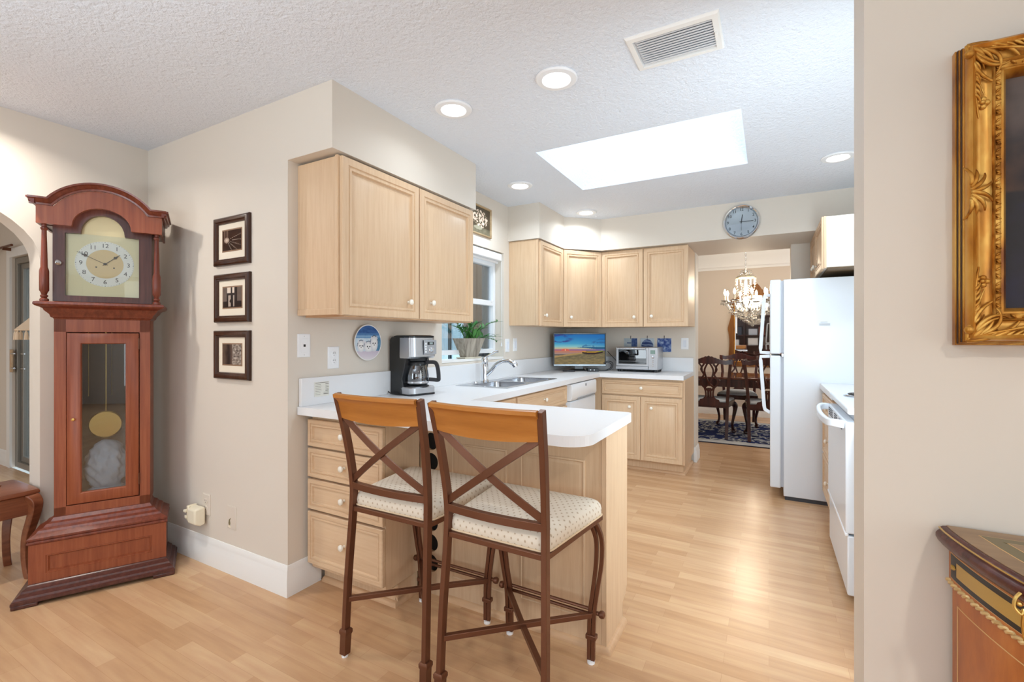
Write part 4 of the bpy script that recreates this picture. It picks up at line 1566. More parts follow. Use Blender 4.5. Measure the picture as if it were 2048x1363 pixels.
obj('drip_basket', lathe(nb(), [(0, 0.205), (0.062, 0.205), (0.070, 0.222), (0, 0.224)], Matrix.Translation((0, -0.045, 0)), 24), M['black'], cm)
TF = frame((0.035, -0.1232, 0.29), (1, 0, 0), (0, 0.99, 0.06))
obj('control_panel', box(nb(), -0.045, 0.048, -0.004, 0.004, -0.045, 0.042, TF), mat('panel_silver', (178, 182, 188), 0.3, 0.7), hdp, 0.003)
obj('display', box(nb(), -0.022, 0.026, -0.006, -0.003, 0.012, 0.030, TF), M['black'], hdp, 0.002)
obj('display_glass', box(nb(), -0.008, 0.016, -0.0068, -0.0058, 0.015, 0.027, TF), mat('display_grey', (150, 162, 160), 0.3), hdp)
kb = nb()
lathe(kb, [(0.017, 0), (0.017, 0.004), (0.013, 0.005), (0.012, 0.016), (0, 0.017)], TF @ Matrix.Translation((0.004, -0.004, -0.018)) @ Matrix.Rotation(radians(90), 4, 'X'), 20)
obj('dial_knob', kb, M['chrome'], hdp)
bt = nb()
for i in range(4):
    box(bt, -0.040, -0.030, -0.006, -0.003, -0.034 + i * 0.016, -0.024 + i * 0.016, TF)
obj('button', bt, M['white_pl'], hdp)
car = [(0.058, 0.060), (0.066, 0.066), (0.070, 0.085), (0.069, 0.12), (0.062, 0.16), (0.054, 0.180), (0.052, 0.192)]
bm = lathe(nb(), [(0.0, 0.060)] + car + [(0.050, 0.192), (0.052, 0.178), (0.060, 0.158), (0.067, 0.12), (0.068, 0.085), (0.064, 0.068), (0, 0.064)], Matrix.Translation((0, -0.045, 0)), 32)
cf = obj('carafe', bm, M['carafe'], cm)
obj('carafe_collar', lathe(nb(), [(0.054, 0.178), (0.0565, 0.178), (0.055, 0.196), (0.05, 0.203), (0.0, 0.204), (0, 0.2), (0.052, 0.19)], Matrix.Translation((0, -0.045, 0)), 28), M['black'], cf)
bm = lathe(nb(), [(0.068, 0.070), (0.0705, 0.072), (0.0708, 0.082), (0.069, 0.084)], Matrix.Translation((0, -0.045, 0)), 32, cap=False)
obj('carafe_band', bm, M['steel'], cf)
# handle sticks out to the front right
ha = radians(-52)
HT = Matrix.Translation((0, -0.045, 0)) @ Matrix.Rotation(ha, 4, 'Z')
pts = [HT @ Vector(p) for p in smooth_path([(0.052, 0, 0.193), (0.085, 0, 0.197), (0.115, 0, 0.190), (0.128, 0, 0.15), (0.132, 0, 0.10), (0.128, 0, 0.088), (0.10, 0, 0.09), (0.072, 0, 0.092)], 5)]
obj('carafe_handle', tube(nb(), pts, [(0.008, 0.011)] * len(pts), square=True, up=(0, 0, 1)), M['black_soft'], cf, 0.003)
mk = nb()
for i in range(7):
    p = HT.inverted()
    box(mk, -0.004, 0.004, -0.0702 + (0.004 if i > 3 else 0.0) , -0.0692 + (0.004 if i > 3 else 0.0), 0.09 + i * 0.012, 0.096 + i * 0.012, Matrix.Translation((0, -0.045, 0)) @ Matrix.Rotation(radians(-12), 4, 'Z'))
obj('level_mark', mk, M['black'], cf)
bm = tube(nb(), smooth_path([(0.02, 0.112, 0.07), (0.01, 0.122, 0.065), (-0.05, 0.128, 0.05), (-0.11, 0.10, 0.02), (-0.12, 0.03, 0.006), (-0.100, -0.05, 0.0045)], 5), 0.0033, 6)
obj('power_cord', bm, M['black_soft'], cm)

# ---- sink
sk = thing('kitchen_sink', 'double bowl stainless steel sink set in the white worktop', 'sink', (-1.77, 3.18, CT1))
SX0, SX1, SY0, SY1 = -1.985, -1.555, 2.755, 3.605
Z = CT1 + 0.004


def bowl(bm, x0, x1, y0, y1, zb):
    def rr(x0, x1, y0, y1, z, r=0.05):
        pts = []
        for cx_, cy_, a0_ in ((x1 - r, y1 - r, 0), (x0 + r, y1 - r, 90), (x0 + r, y0 + r, 180), (x1 - r, y0 + r, 270)):
            for i in range(6):
                a = radians(a0_ + 18 * i)
                pts.append((cx_ + r * cos(a), cy_ + r * sin(a), z))
        return pts
    d = 0.02
    loft(bm, [rr(x0 - 0.006, x1 + 0.006, y0 - 0.006, y1 + 0.006, Z), rr(x0, x1, y0, y1, Z - 0.004), rr(x0 + 0.004, x1 - 0.004, y0 + 0.004, y1 - 0.004, zb + 0.03), rr(x0 + d, x1 - d, y0 + d, y1 - d, zb)], cap=False)
    bm.faces.new([bm.verts.new(p) for p in rr(x0 + d, x1 - d, y0 + d, y1 - d, zb)])


bx0, bx1 = -1.885, -1.59
b1, b2, b3, b4 = 2.80, 3.155, 3.205, 3.565
bm = nb()
for a in ((SX0, bx0, SY0, SY1), (bx1, SX1, SY0, SY1), (bx0, bx1, SY0, b1), (bx0, bx1, b2, b3), (bx0, bx1, b4, SY1)):
    box(bm, a[0], a[1], a[2], a[3], CT1 + 0.0005, Z)
obj('rim', bm, M['steel'], sk, smooth=False)
bm = nb()
bowl(bm, bx0, bx1, b1, b2, 0.76)
obj('bowl', bm, M['steel'], sk, recalc=False)
bm = nb()
bowl(bm, bx0, bx1, b3, b4, 0.76)
obj('bowl', bm, M['steel'], sk, recalc=False)
bm = nb()
for y in (2.98, 3.385):
    lathe(bm, [(0, 0.761), (0.042, 0.761), (0.044, 0.764), (0.03, 0.763), (0, 0.762)], Matrix.Translation((-1.74, y, 0)), 20)
obj('drain', bm, M['chrome'], sk)
# faucet
fc = thing('kitchen_faucet', 'chrome single-lever tap with curved spout behind the sink', 'faucet', (-1.935, 3.07, Z))
fx, fy = -1.935, 3.07
bm = lathe(nb(), [(0.0, Z), (0.030, Z), (0.032, Z + 0.006), (0.027, Z + 0.016), (0.0265, Z + 0.02), (0.0265, Z + 0.135), (0.024, Z + 0.140), (0.025, Z + 0.146), (0.0265, Z + 0.150), (0.025, Z + 0.178), (0.017, Z + 0.192), (0.0, Z + 0.196)], Matrix.Translation((fx, fy, 0)), 24)
obj('body', bm, M['chrome'], fc)
dv = Vector((0.98, 0.2, 0)).normalized()
pp = [Vector((fx, fy, 0)) + dv * a + Vector((0, 0, Z + z)) for a, z in ((0.0, 0.045), (0.045, 0.085), (0.095, 0.135), (0.15, 0.162), (0.20, 0.165), (0.232, 0.148))]
pp = smooth_path(pp, 5)
n = len(pp)
obj('spout', tube(nb(), pp, [0.020 - 0.006 * min(1, i / (n * 0.5)) for i in range(n)], 14), M['chrome'], fc)
q = pp[-1]
obj('spray_head', tube(nb(), [q + dv * -0.03 + Vector((0, 0, 0.012)), q, q + dv * 0.014 + Vector((0, 0, -0.014)), q + dv * 0.02 + Vector((0, 0, -0.028))], [0.0155, 0.021, 0.022, 0.017], 14), M['chrome'], fc)
pp = smooth_path([(fx, fy, Z + 0.185), (fx + 0.03, fy + 0.01, Z + 0.205), (fx + 0.075, fy + 0.03, Z + 0.232), (fx + 0.10, fy + 0.04, Z + 0.236)], 4)
obj('lever', tube(nb(), pp, [0.012] + [0.009] * (len(pp) - 3) + [0.011, 0.007], 10), M['chrome'], fc)
bm = lathe(nb(), [(0, Z), (0.022, Z), (0.02, Z + 0.01), (0.008, Z + 0.012), (0, Z + 0.012)], Matrix.Translation((-1.945, 2.95, 0)), 16)
obj('hole_cover', bm, M['chrome'], fc)

# ---- potted plant on the sill
pp_ = thing('potted_plant', 'green trailing houseplant in a square weathered wooden pot on the window sill', 'plant', (-2.115, 3.13, WZ0 + 0.021))
zs = WZ0 + 0.0215
px, py = -2.118, 3.125


def sq(h, z, rot=0.0):
    return [(px + h * 0.36 * a, py + h * b, z) for a, b in ((-1, -1), (1, -1), (1, 1), (-1, 1))]


bm = loft(nb(), [sq(0.108, zs), sq(0.118, zs + 0.004), sq(0.118, zs + 0.012), sq(0.10, zs + 0.012)])
obj('saucer', bm, mat('cream_glaze', (214, 206, 186), 0.4), pp_)
m_pot = wood('weathered_pot', (116, 106, 94), (158, 148, 134), (190, 180, 164), 2, 0.8, 34)
bm = loft(nb(), [sq(0.085, zs + 0.012), sq(0.152, zs + 0.158), sq(0.155, zs + 0.162), sq(0.143, zs + 0.160), sq(0.13, zs + 0.135)], cap=True)
obj('pot', bm, m_pot, pp_, 0.003)
obj('soil', B(px - 0.044, px + 0.044, py - 0.12, py + 0.12, zs + 0.13, zs + 0.146), mat('potting_soil', (66, 52, 42), 0.95), pp_)
m_leaf = mat('houseplant_leaf', (62, 120, 52), 0.45)
m_stem = mat('houseplant_stem', (74, 110, 60), 0.6)


def leaf(bm, p, d, up, ln, wd):
    d = Vector(d).normalized()
    s = d.cross(Vector(up)).normalized()
    u = s.cross(d)
    row = []
    for i in range(5):
        t_ = i / 4
        w_ = wd * sin(pi * (0.08 + 0.86 * t_)) * (1 - 0.25 * t_)
        c_ = Vector(p) + d * ln * t_ - u * (0.25 * ln * t_ * t_)
        row.append([bm.verts.new(c_ - s * w_ + u * w_ * 0.3), bm.verts.new(c_), bm.verts.new(c_ + s * w_ + u * w_ * 0.3)])
    for a, b in zip(row, row[1:]):
        for k in range(2):
            bm.faces.new([a[k], a[k + 1], b[k + 1], b[k]])


rnd = random.Random(11)
bl, bs = nb(), nb()
stems = [((-0.005, -0.05), (0.03, -0.24, 0.16)), ((0.0, -0.06), (0.03, -0.16, 0.10)), ((0, 0.02), (0.02, 0.05, 0.13)), ((0, 0.05), (0.03, 0.12, 0.10)), ((0, 0.09), (0.03, 0.30, 0.16)), ((0, 0.08), (0.05, 0.26, 0.03)), ((0, 0.0), (0.03, -0.03, 0.12)), ((0.01, 0.07), (0.06, 0.24, -0.005)), ((0, -0.03), (0.04, -0.10, 0.09))]
for (sx, sy), (dx, dy, dz) in stems:
    p0 = Vector((px + sx, py + sy, zs + 0.146))
    p2 = p0 + Vector((dx, dy, dz))
    p1 = p0 + Vector((dx * 0.2, dy * 0.35, max(dz, 0.05) * 0.95))
    pts = arc_pts(p0, p1, p2, 9)
    tube(bs, pts, 0.0026, 5)
    for i in range(3, 10):
        d_ = (pts[min(i + 1, 9)] - pts[i - 1])
        for s in (-1, 1):
            side = Vector((s * 0.5 + 0.3 * rnd.random(), 0.3 * rnd.gauss(0, 1), 0.5 * rnd.random() + 0.1))
            leaf(bl, pts[i], d_.normalized() * 0.7 + side, (0, 0, 1), 0.042 + 0.02 * rnd.random(), 0.009)
for i in range(34):
    p = Vector((px + 0.02 * rnd.gauss(0, 1), py + 0.035 + 0.04 * rnd.gauss(0, 1), zs + 0.15 + 0.03 * rnd.random()))
    leaf(bl, p, (0.5 * rnd.random(), rnd.gauss(0, 0.8), 0.5 + 0.6 * rnd.random()), (1, 0, 0.2), 0.05 + 0.03 * rnd.random(), 0.016)
obj('stem', bs, m_stem, pp_)
obj('foliage', bl, m_leaf, pp_, recalc=False)

# ---- television showing a beach sunset (local: front towards -y)
tv = thing('television', 'small flat television showing a sunset beach, in the worktop corner', 'television', (-1.742, 4.625, CT1), radians(28.9), local=True)
TVW, TVH, TZ = 0.552, 0.345, 0.050
obj('housing', B(-TVW / 2, TVW / 2, -0.012, 0.022, TZ, TZ + TVH), M['black'], tv, 0.004)
obj('back_cover', B(-TVW / 2 + 0.05, TVW / 2 - 0.05, 0.022, 0.05, TZ + 0.03, TZ + 0.25), M['black_soft'], tv, 0.012)
bm = ring_frame(nb(), TVW, TVH, [(0, -0.002), (0, 0.004), (0.002, 0.006), (0.010, 0.006), (0.014, 0.0), (0.014, -0.002)], frame((0, -0.012, TZ), (1, 0, 0)))
obj('bezel', bm, M['black'], tv)
obj('lower_bezel', B(-TVW / 2 + 0.003, TVW / 2 - 0.003, -0.019, -0.010, TZ + 0.001, TZ + 0.020), mat('silver_bezel', (150, 158, 164), 0.35, 0.6), tv, 0.002)
obj('badge', B(-0.012, 0.03, -0.0198, -0.0188, TZ + 0.008, TZ + 0.014), M['white_pl'], tv)


def beach(u, v):
    hz = 0.455
    if v > hz:
        t_ = (v - hz) / (1 - hz)
        c = mix3((250, 176, 110), (170, 206, 196), min(1, t_ * 4.5)) if t_ < 0.22 else mix3((90, 186, 216), (16, 110, 190), (t_ - 0.22) / 0.78)
        if 0.22 <= t_ < 0.42:
            c = mix3((150, 206, 206), c, (t_ - 0.22) / 0.2)
        c = mix3(c, (18, 106, 186), max(0, (u - 0.45)) * 0.9 * min(1, t_ * 3))
        f = fbm(u * 5, v * 10, 2, 4)
        f2 = f + 0.25 * max(0, 0.3 - u) + 0.25 * (t_ - 0.75)
        if f2 > 0.02 and u < 0.4 and t_ > 0.5:
            c = mix3(c, (54, 52, 130), min(0.8, (f2 - 0.02) * 7 * max(0, 1 - u / 0.4)))
        if f > 0.02 and u > 0.55 and 0.18 < t_ < 0.75 and abs(t_ - (u - 0.5) * 1.3) < 0.22:
            c = mix3(c, (40, 92, 150), 0.6)
        if 0.06 < t_ < 0.22 and u > 0.45 and t_ > 0.22 - (u - 0.4) * 0.3:
            c = (30, 96, 136)
        if t_ < 0.09:
            c = mix3((176, 106, 128), (120, 110, 168), u)
        if math.hypot((u - 0.215) * 1.7, v - 0.475) < 0.02:
            c = (255, 214, 150)
        elif math.hypot((u - 0.215) * 1.0, (v - 0.475) * 1.8) < 0.08:
            c = mix3(c, (244, 96, 66), 0.7)
    else:
        sh = 0.24 + 0.30 * u - 0.1 * u * u
        if v > sh + 0.02 and u < 0.62:
            t_ = (hz - v) / hz
            c = mix3((214, 122, 92), (150, 150, 150), min(1, t_ * 3))
            c = mix3(c, (206, 164, 86), max(0, t_ - 0.25) * 2.4 + 0.35 * fbm(u * 5, v * 30, 7))
            if abs(v - 0.31 - 0.02 * u) < 0.012 and u < 0.25:
                c = (40, 36, 34)
        elif v > sh - 0.03 and u < 0.6:
            c = mix3((196, 160, 96), (160, 130, 84), 0.5 + fbm(u * 8, v * 16))
        else:
            c = mix3((96, 88, 62), (156, 136, 92), 0.5 + 0.9 * fbm(u * 12, v * 26, 9))
            if v < 0.16:
                c = mix3(c, (196, 160, 96), max(0, 0.4 * fbm(u * 5, v * 22, 3) + 0.2))
    # boat hull
    if 0.55 < u < 0.96:
        k = (u - 0.55) / 0.41
        top = 0.415 + 0.02 * (1 - 2 * k) ** 2 + 0.075 * max(0, k - 0.62)
        bot = 0.322 + 0.05 * abs(2 * k - 0.9) ** 2
        if bot < v < top:
            c = (204, 152, 40) if v > top - 0.028 else (52, 26, 18)
            if k > 0.78 and v > top - 0.03:
                c = (150, 168, 40)
    return c


pic('screen', beach, TVW - 0.026, TVH - 0.034, 210, 140, frame((0, -0.0135, TZ + 0.0205 + (TVH - 0.034) / 2), (1, 0, 0)), M['screen'], tv)
bm = loft(nb(), [[(-0.11, -0.06, 0.0), (0.06, -0.06, 0.0), (0.06, 0.06, 0.0), (-0.11, 0.06, 0.0)], [(-0.11, -0.06, 0.006), (0.06, -0.06, 0.006), (0.06, 0.06, 0.008), (-0.11, 0.06, 0.008)], [(-0.07, -0.03, 0.018), (0.05, -0.03, 0.018), (0.05, 0.05, 0.02), (-0.07, 0.05, 0.02)]])
obj('stand', bm, M['black'], tv, 0.002)
obj('stand_neck', B(-0.05, 0.04, 0.005, 0.035, 0.015, 0.075), M['black'], tv, 0.003)
rc = thing('remote_control', 'slim dark remote control lying left before the television stand', 'remote control', (-1.775, 4.47, CT1), radians(24), local=True)
bm = B(-0.085, 0.04, -0.018, 0.018, 0.0, 0.016)
obj('body', bm, M['black_soft'], rc, 0.004)
bm = nb()
for i in range(6):
    for j in range(2):
        box(bm, -0.075 + i * 0.018, -0.065 + i * 0.018, -0.011 + j * 0.014, -0.003 + j * 0.014, 0.0155, 0.0175)
obj('button', bm, mat('rubber_grey', (92, 98, 106), 0.7), rc)
sb = thing('set_top_box', 'small dark box with two lit marks right of the television stand', 'box', (-1.60, 4.62, CT1), radians(28.9), local=True)
obj('case', B(-0.056, 0.056, -0.06, 0.04, 0.0, 0.034), M['black_soft'], sb, 0.003)
bm = B(-0.034, -0.022, -0.0612, -0.0598, 0.014, 0.022)
box(bm, 0.006, 0.014, -0.0612, -0.0598, 0.012, 0.022)
obj('indicator', bm, M['white_pl'], sb)
bm = nb()
tube(bm, smooth_path([(-1.50, 4.82, 1.12), (-1.47, 4.90, 1.06), (-1.43, 4.96, 1.0), (-1.40, 5.0, 0.97)], 5), 0.003, 6)
tube(bm, smooth_path([(-1.51, 4.70, 1.0), (-1.46, 4.72, 1.02), (-1.42, 4.74, 1.0), (-1.43, 4.74, 0.95), (-1.47, 4.72, 0.925), (-1.55, 4.68, 0.921)], 5), 0.004, 6)
tube(bm, smooth_path([(-1.51, 4.72, 0.99), (-1.47, 4.74, 1.005), (-1.44, 4.76, 0.985), (-1.455, 4.76, 0.945), (-1.50, 4.74, 0.922)], 5), 0.004, 6)
single('television_cable', bm, M['black_soft'], 'looped black cables between the television and the toaster oven', 'cable', (-1.5, 4.75, CT1))

# ---- toaster oven
to = thing('toaster_oven', 'stainless steel toaster oven on the worktop below the blue tiles', 'toaster oven', (-1.17, 4.85, CT1))
X0, X1, YF, YB, Z0, Z1 = -1.385, -0.962, 4.72, 4.985, CT1 + 0.024, CT1 + 0.252
obj('case', B(X0, X1, YF + 0.02, YB, Z0, Z1), M['steel_b'], to, 0.006)
bm = ring_frame(nb(), 0.330, 0.19, [(0, -0.006), (0, 0.012), (0.004, 0.016), (0.022, 0.016), (0.025, 0.012), (0.025, -0.006)], frame((X0 + 0.17, YF + 0.018, Z0 + 0.034), (1, 0, 0)))
dd = obj('door', bm, M['steel_b'], to)
obj('pane', B(X0 + 0.028, X0 + 0.312, YF + 0.010, YF + 0.014, Z0 + 0.056, Z0 + 0.202), glass('oven_glass', (96, 106, 116), 0.02, 0.85), dd, smooth=False)
bm = cyl(nb(), (X0 + 0.025, YF - 0.028, Z0 + 0.214), (X0 + 0.305, YF - 0.028, Z0 + 0.214), 0.0085, 12)
for x in (X0 + 0.05, X0 + 0.28):
    cyl(bm, (x, YF - 0.028, Z0 + 0.214), (x, YF + 0.01, Z0 + 0.212), 0.006, 8)
obj('handle', bm, M['steel'], dd)
obj('oven_shade_plate', B(X0 + 0.026, X0 + 0.314, YF + 0.016, YF + 0.0195, Z0 + 0.05, Z0 + 0.21), m_dark, to)  # flat black plate standing in for the shaded inside of the oven
bm = nb()
for k in range(2):
    z = Z0 + 0.085 + 0.012 * k
    cyl(bm, (X0 + 0.04, YF + 0.0125 + 0.003 * k, z), (X0 + 0.305, YF + 0.0125 + 0.003 * k, z), 0.002, 6)
obj('rack', bm, M['steel'], to)
obj('lower_panel', B(X0 + 0.002, X1 - 0.095, YF + 0.006, YF + 0.02, Z0 + 0.002, Z0 + 0.032), M['steel_b'], to, 0.002)
cp = obj('control_panel', B(X1 - 0.09, X1 - 0.002, YF + 0.002, YF + 0.02, Z0 + 0.002, Z1 - 0.004), M['steel_b'], to, 0.003)
obj('display', B(X1 - 0.070, X1 - 0.024, YF - 0.001, YF + 0.003, Z0 + 0.160, Z0 + 0.198), mat('lcd_green', (126, 150, 140), 0.3), cp)
bm = lathe(nb(), [(0.016, 0), (0.016, 0.006), (0.013, 0.016), (0, 0.017)], frame((X1 - 0.046, YF + 0.002, Z0 + 0.130), (1, 0, 0), (0, 0, 1), (0, -1, 0)), 18)
obj('knob', bm, M['steel'], cp)
bm = nb()
for i in range(4):
    lathe(bm, [(0.006, 0), (0.006, 0.003), (0, 0.004)], frame((X1 - 0.046, YF + 0.002, Z0 + 0.095 - i * 0.018), (1, 0, 0), (0, 0, 1), (0, -1, 0)), 10)
obj('button', bm, M['chrome'], cp)
for x, y in ((X0 + 0.03, YF + 0.04), (X1 - 0.03, YF + 0.04), (X0 + 0.03, YB - 0.03), (X1 - 0.03, YB - 0.03)):
    obj('foot', lathe(nb(), [(0.016, CT1), (0.02, CT1 + 0.006), (0.016, CT1 + 0.027)], Matrix.Translation((x, y, 0)), 12), M['black_soft'], to)
bm = B(X0 + 0.01, X1 - 0.01, YF + 0.03, YB - 0.01, CT1 + 0.016, CT1 + 0.026)
obj('base_tray', bm, M['black_soft'], to)


# ---- blue and white tiles on hooks
def tile_a(u, v):
    c = mix3((200, 206, 206), (168, 180, 188), 0.5 + fbm(u * 3, v * 3))
    if u > 0.55:
        c = mix3((44, 66, 120), (96, 118, 160), 0.5 + fbm(u * 8, v * 6, 3))
    if 0.2 < u < 0.55 and 0.6 < v < 0.68 or 0.1 < u < 0.4 and abs(v - 0.3) < 0.04:
        c = (72, 92, 134)
    return c


def tile_b(u, v):
    c = (196, 206, 214)
    if math.hypot((u - 0.5) * 1.1, v - 0.45) < 0.48:
        c = mix3((36, 54, 108), (130, 146, 178), 0.5 + 0.5 * sin(v * 24 + u * 4 + 3 * fbm(u * 2, v * 2)))
    return c


def tile_c(u, v):
    return mix3((30, 56, 128), (184, 200, 220), 0.35 + 1.3 * fbm(u * 5, v * 5, 8))


for (x0, fn, lb) in ((-1.385, tile_a, 'left blue and white tile hung above the toaster oven'), (-1.208, tile_b, 'middle blue and white tile with a curved boat-like motif above the toaster oven'), (-1.033, tile_c, 'right blue tile with leafy white pattern, partly clear of the toaster oven')):
    T = frame((x0 + 0.073, 5.05, 1.113), (1, 0, 0))
    t = thing('hanging_tile', lb, 'tile', (x0 + 0.073, 5.05, 1.113), 0, 'three hanging tiles')
    obj('tile_body', rings(nb(), 0.146, 0.146, [(0, 0), (0, .006), (.002, .008), (.004, .008)], T), mat('tile_white', (220, 224, 228), 0.2), t)
    pic('tile_face', fn, 0.141, 0.141, 40, 40, T @ Matrix.Translation((0, -0.0086, 0.073)), M['picg'], t)
    obj('hook', tube(nb(), [T @ Vector(p) for p in ((0, -0.002, 0.172), (0, -0.006, 0.165), (0, -0.010, 0.15), (0, -0.010, 0.138))], 0.003, 6), M['black'], t)

# ================================================================ WALL CLOCK
wc = thing('wall_clock', 'round chrome wall clock on the soffit above the dining opening', 'clock', (-0.208, 4.49, 2.262))
TC = frame((-0.208, 4.49, 2.262), (1, 0, 0), (0, 0, 1), (0, -1, 0))
TCX = frame((-0.208, 4.49, 2.262), (1, 0, 0))
obj('bezel', lathe(nb(), [(0.10, 0.001), (0.148, 0.001), (0.150, 0.01), (0.146, 0.024), (0.138, 0.032), (0.130, 0.028), (0.126, 0.016), (0.12, 0.012)], TC, 56, cap=False), M['chrome'], wc)
fc_ = obj('dial', lathe(nb(), [(0, 0.001), (0.13, 0.001), (0.13, 0.012), (0.082, 0.0125), (0.080, 0.0118), (0, 0.0118)], TC, 56), mat('silver_dial', (188, 189, 190), 0.4, 0.3), wc)
bm = nb()
for k in range(12):
    a = radians(90 - 30 * (k + 1))
    add_me(bm, text(str(k + 1), 0.034, TCX @ Matrix.Translation((0.106 * cos(a), -0.0132, 0.106 * sin(a))), 0.0003, 0.0004))
obj('numerals', bm, M['black_soft'], fc_, smooth=False, recalc=False)
for ang, ln, r, yy, nm in ((8, 0.062, 0.0038, 0.016, 'hour_hand'), (90, 0.092, 0.0026, 0.018, 'minute_hand'), (180, 0.075, 0.0012, 0.02, 'second_hand')):
    T = TCX @ Matrix.Translation((0, -yy, 0)) @ Matrix.Rotation(radians(ang), 4, 'Y')
    obj(nm, prism(nb(), [(-r, -0.014), (r, -0.014), (r * 0.7, ln), (-r * 0.7, ln)], -0.0006, 0.0006, T), M['black_soft'], fc_)
obj('pane', lathe(nb(), [(0, 0.0245), (0.129, 0.0225), (0.129, 0.0215), (0, 0.0235)], TC, 40), M['glass'], wc)

# ================================================================ RIGHT SIDE: FRIDGE, RANGE, CABINETS
fr = thing('refrigerator', 'white top-freezer refrigerator beside the dining opening', 'refrigerator', (0.5, 4.6, 0))
obj('body', B(0.10, 0.86, 4.2, 4.95, 0.03, 1.715), M['fridge'], fr, 0.004)
obj('kick_plate', B(0.11, 0.85, 4.21, 4.94, 0.0, 0.035), mat('kick_grey', (70, 74, 82), 0.5), fr)
for z0, z1, nm in ((1.135, 1.718, 'freezer_door'), (0.085, 1.122, 'door')):
    d = obj(nm, B(0.008, 0.082, 4.203, 4.947, z0, z1), M['fridge'], fr, 0.010, 4)
    obj('gasket', B(0.082, 0.1, 4.215, 4.935, z0 + 0.01, z1 - 0.01), mat('gasket_grey', (186, 190, 198), 0.6), d)
    if nm == 'freezer_door':
        pts = [(0.01, 4.245, 1.60), (-0.028, 4.247, 1.60), (-0.034, 4.248, 1.57), (-0.058, 4.25, 1.18), (-0.058, 4.25, 1.145), (0.008, 4.25, 1.142)]
    else:
        pts = [(0.008, 4.25, 1.115), (-0.058, 4.25, 1.112), (-0.058, 4.25, 1.08), (-0.034, 4.248, 0.72), (-0.028, 4.247, 0.69), (0.01, 4.245, 0.665)]
    obj('handle', tube(nb(), pts, [(0.013, 0.011)] * 6, square=True, up=(0, 1, 0)), M['fridge'], d, 0.004)
bm = nb()
lathe(bm, [(0.012, 1.715), (0.012, 1.73), (0, 1.73)], Matrix.Translation((0.05, 4.9, 0)), 12)
obj('hinge_cap', bm, M['white_pl'], fr)
st_ = obj('sticker', B(0.33, 0.405, 4.1985, 4.2, 1.352, 1.372), mat('sticker_grey', (222, 226, 230), 0.5), fr)
bm = B(0.34, 0.385, 4.1976, 4.1986, 1.378, 1.381)
for i in range(3):
    box(bm, 0.333, 0.40, 4.1976, 4.1986, 1.355 + i * 0.006, 1.357 + i * 0.006)
obj('print_line', bm, mat('print_pale_grey', (170, 174, 180), 0.6), st_)
obj('centre_hinge', B(0.085, 0.10, 4.196, 4.205, 1.115, 1.14), M['steel'], fr, 0.002)

c = thing('wall_cabinet', 'light maple cabinet mounted above the white refrigerator', 'cabinet', (0.66, 4.5, 1.757))
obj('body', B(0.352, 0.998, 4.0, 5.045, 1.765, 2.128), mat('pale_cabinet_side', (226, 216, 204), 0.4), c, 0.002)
bm = B(0.345, 0.36, 3.996, 4.02, 1.76, 2.13)
obj('face_frame', bm, M['maple'], c, 0.001)
XM = (0, -1, 0)
door(c, frame((0.35, 4.264, 1.757), XM), 0.515, 0.372, -0.19, 0.075, rr=DR)
door(c, frame((0.35, 4.785, 1.757), XM), 0.515, 0.372, 0.19, 0.075, rr=DR)
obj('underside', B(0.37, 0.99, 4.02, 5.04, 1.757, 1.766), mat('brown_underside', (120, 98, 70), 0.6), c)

c = thing('base_cabinet', 'narrow maple drawer base between refrigerator and white range', 'cabinet', (0.67, 3.82, 0))
obj('body', B(0.372, 0.998, 3.45, 4.19, 0.1, 0.876), M['maple'], c, 0.002)
obj('toe_kick', B(0.42, 0.99, 3.46, 4.18, 0.0, 0.1), M['toe'], c)
for z0, h in ((0.70, 0.15), (0.42, 0.265), (0.125, 0.28)):
    T = frame((0.37, 3.82, z0), XM)
    door(c, T, 0.70, h, 0.0, h / 2, 'maple_v', 'drawer', DW, .0115)
obj('face_edge', B(0.366, 0.374, 3.452, 3.47, 0.1, 0.876), M['toe'], c)
c = thing('base_cabinet', 'maple base cabinet on the near side of the range, behind the wall end', 'cabinet', (0.67, 2.35, 0))
obj('body', B(0.372, 0.998, 2.02, 2.68, 0.0, 0.876), M['maple'], c, 0.002)
door(c, frame((0.37, 2.35, 0.12), XM), 0.6, 0.72, 0.2, 0.6)
c = thing('countertop', 'short white worktop between the refrigerator and the range', 'countertop', (0.67, 3.82, CT0))
obj('worktop', B(0.337, 0.998, 3.448, 4.195, CT0, 0.92), M['counter'], c, 0.003)
obj('backsplash', B(0.978, 0.998, 3.448, 4.195, 0.92, 1.06), M['counter'], c, 0.002)

ra = thing('range', 'white electric range with coil burners and curved door handle', 'range', (0.67, 3.065, 0))
obj('body', B(0.365, 0.995, 2.69, 3.44, 0.03, 0.90), M['fridge'], ra, 0.003)
ctp = obj('cooktop', B(0.325, 0.99, 2.688, 3.442, 0.898, 0.93), M['fridge'], ra, 0.008, 3)
obj('back_guard', B(0.93, 0.995, 2.69, 3.44, 0.93, 1.12), M['fridge'], ra, 0.01)
od = obj('oven_door', B(0.318, 0.364, 2.692, 3.438, 0.335, 0.862), M['fridge'], ra, 0.008, 3)
m_vs = mat('vent_dark', (92, 94, 100), 0.6)
for i in range(9):
    for j in range(4):
        if i not in (3, 6):
            y = 3.36 - i * 0.065
            obj('vent_slot', B(0.3155, 0.319, y - 0.022, y + 0.018, 0.806 + j * 0.012, 0.811 + j * 0.012), m_vs, od, smooth=False)
pts = smooth_path([(0.32, 3.40, 0.845), (0.285, 3.39, 0.848), (0.262, 3.33, 0.842), (0.252, 3.2, 0.838), (0.250, 3.065, 0.836), (0.252, 2.93, 0.838), (0.262, 2.8, 0.842), (0.285, 2.74, 0.848), (0.32, 2.73, 0.845)], 4)
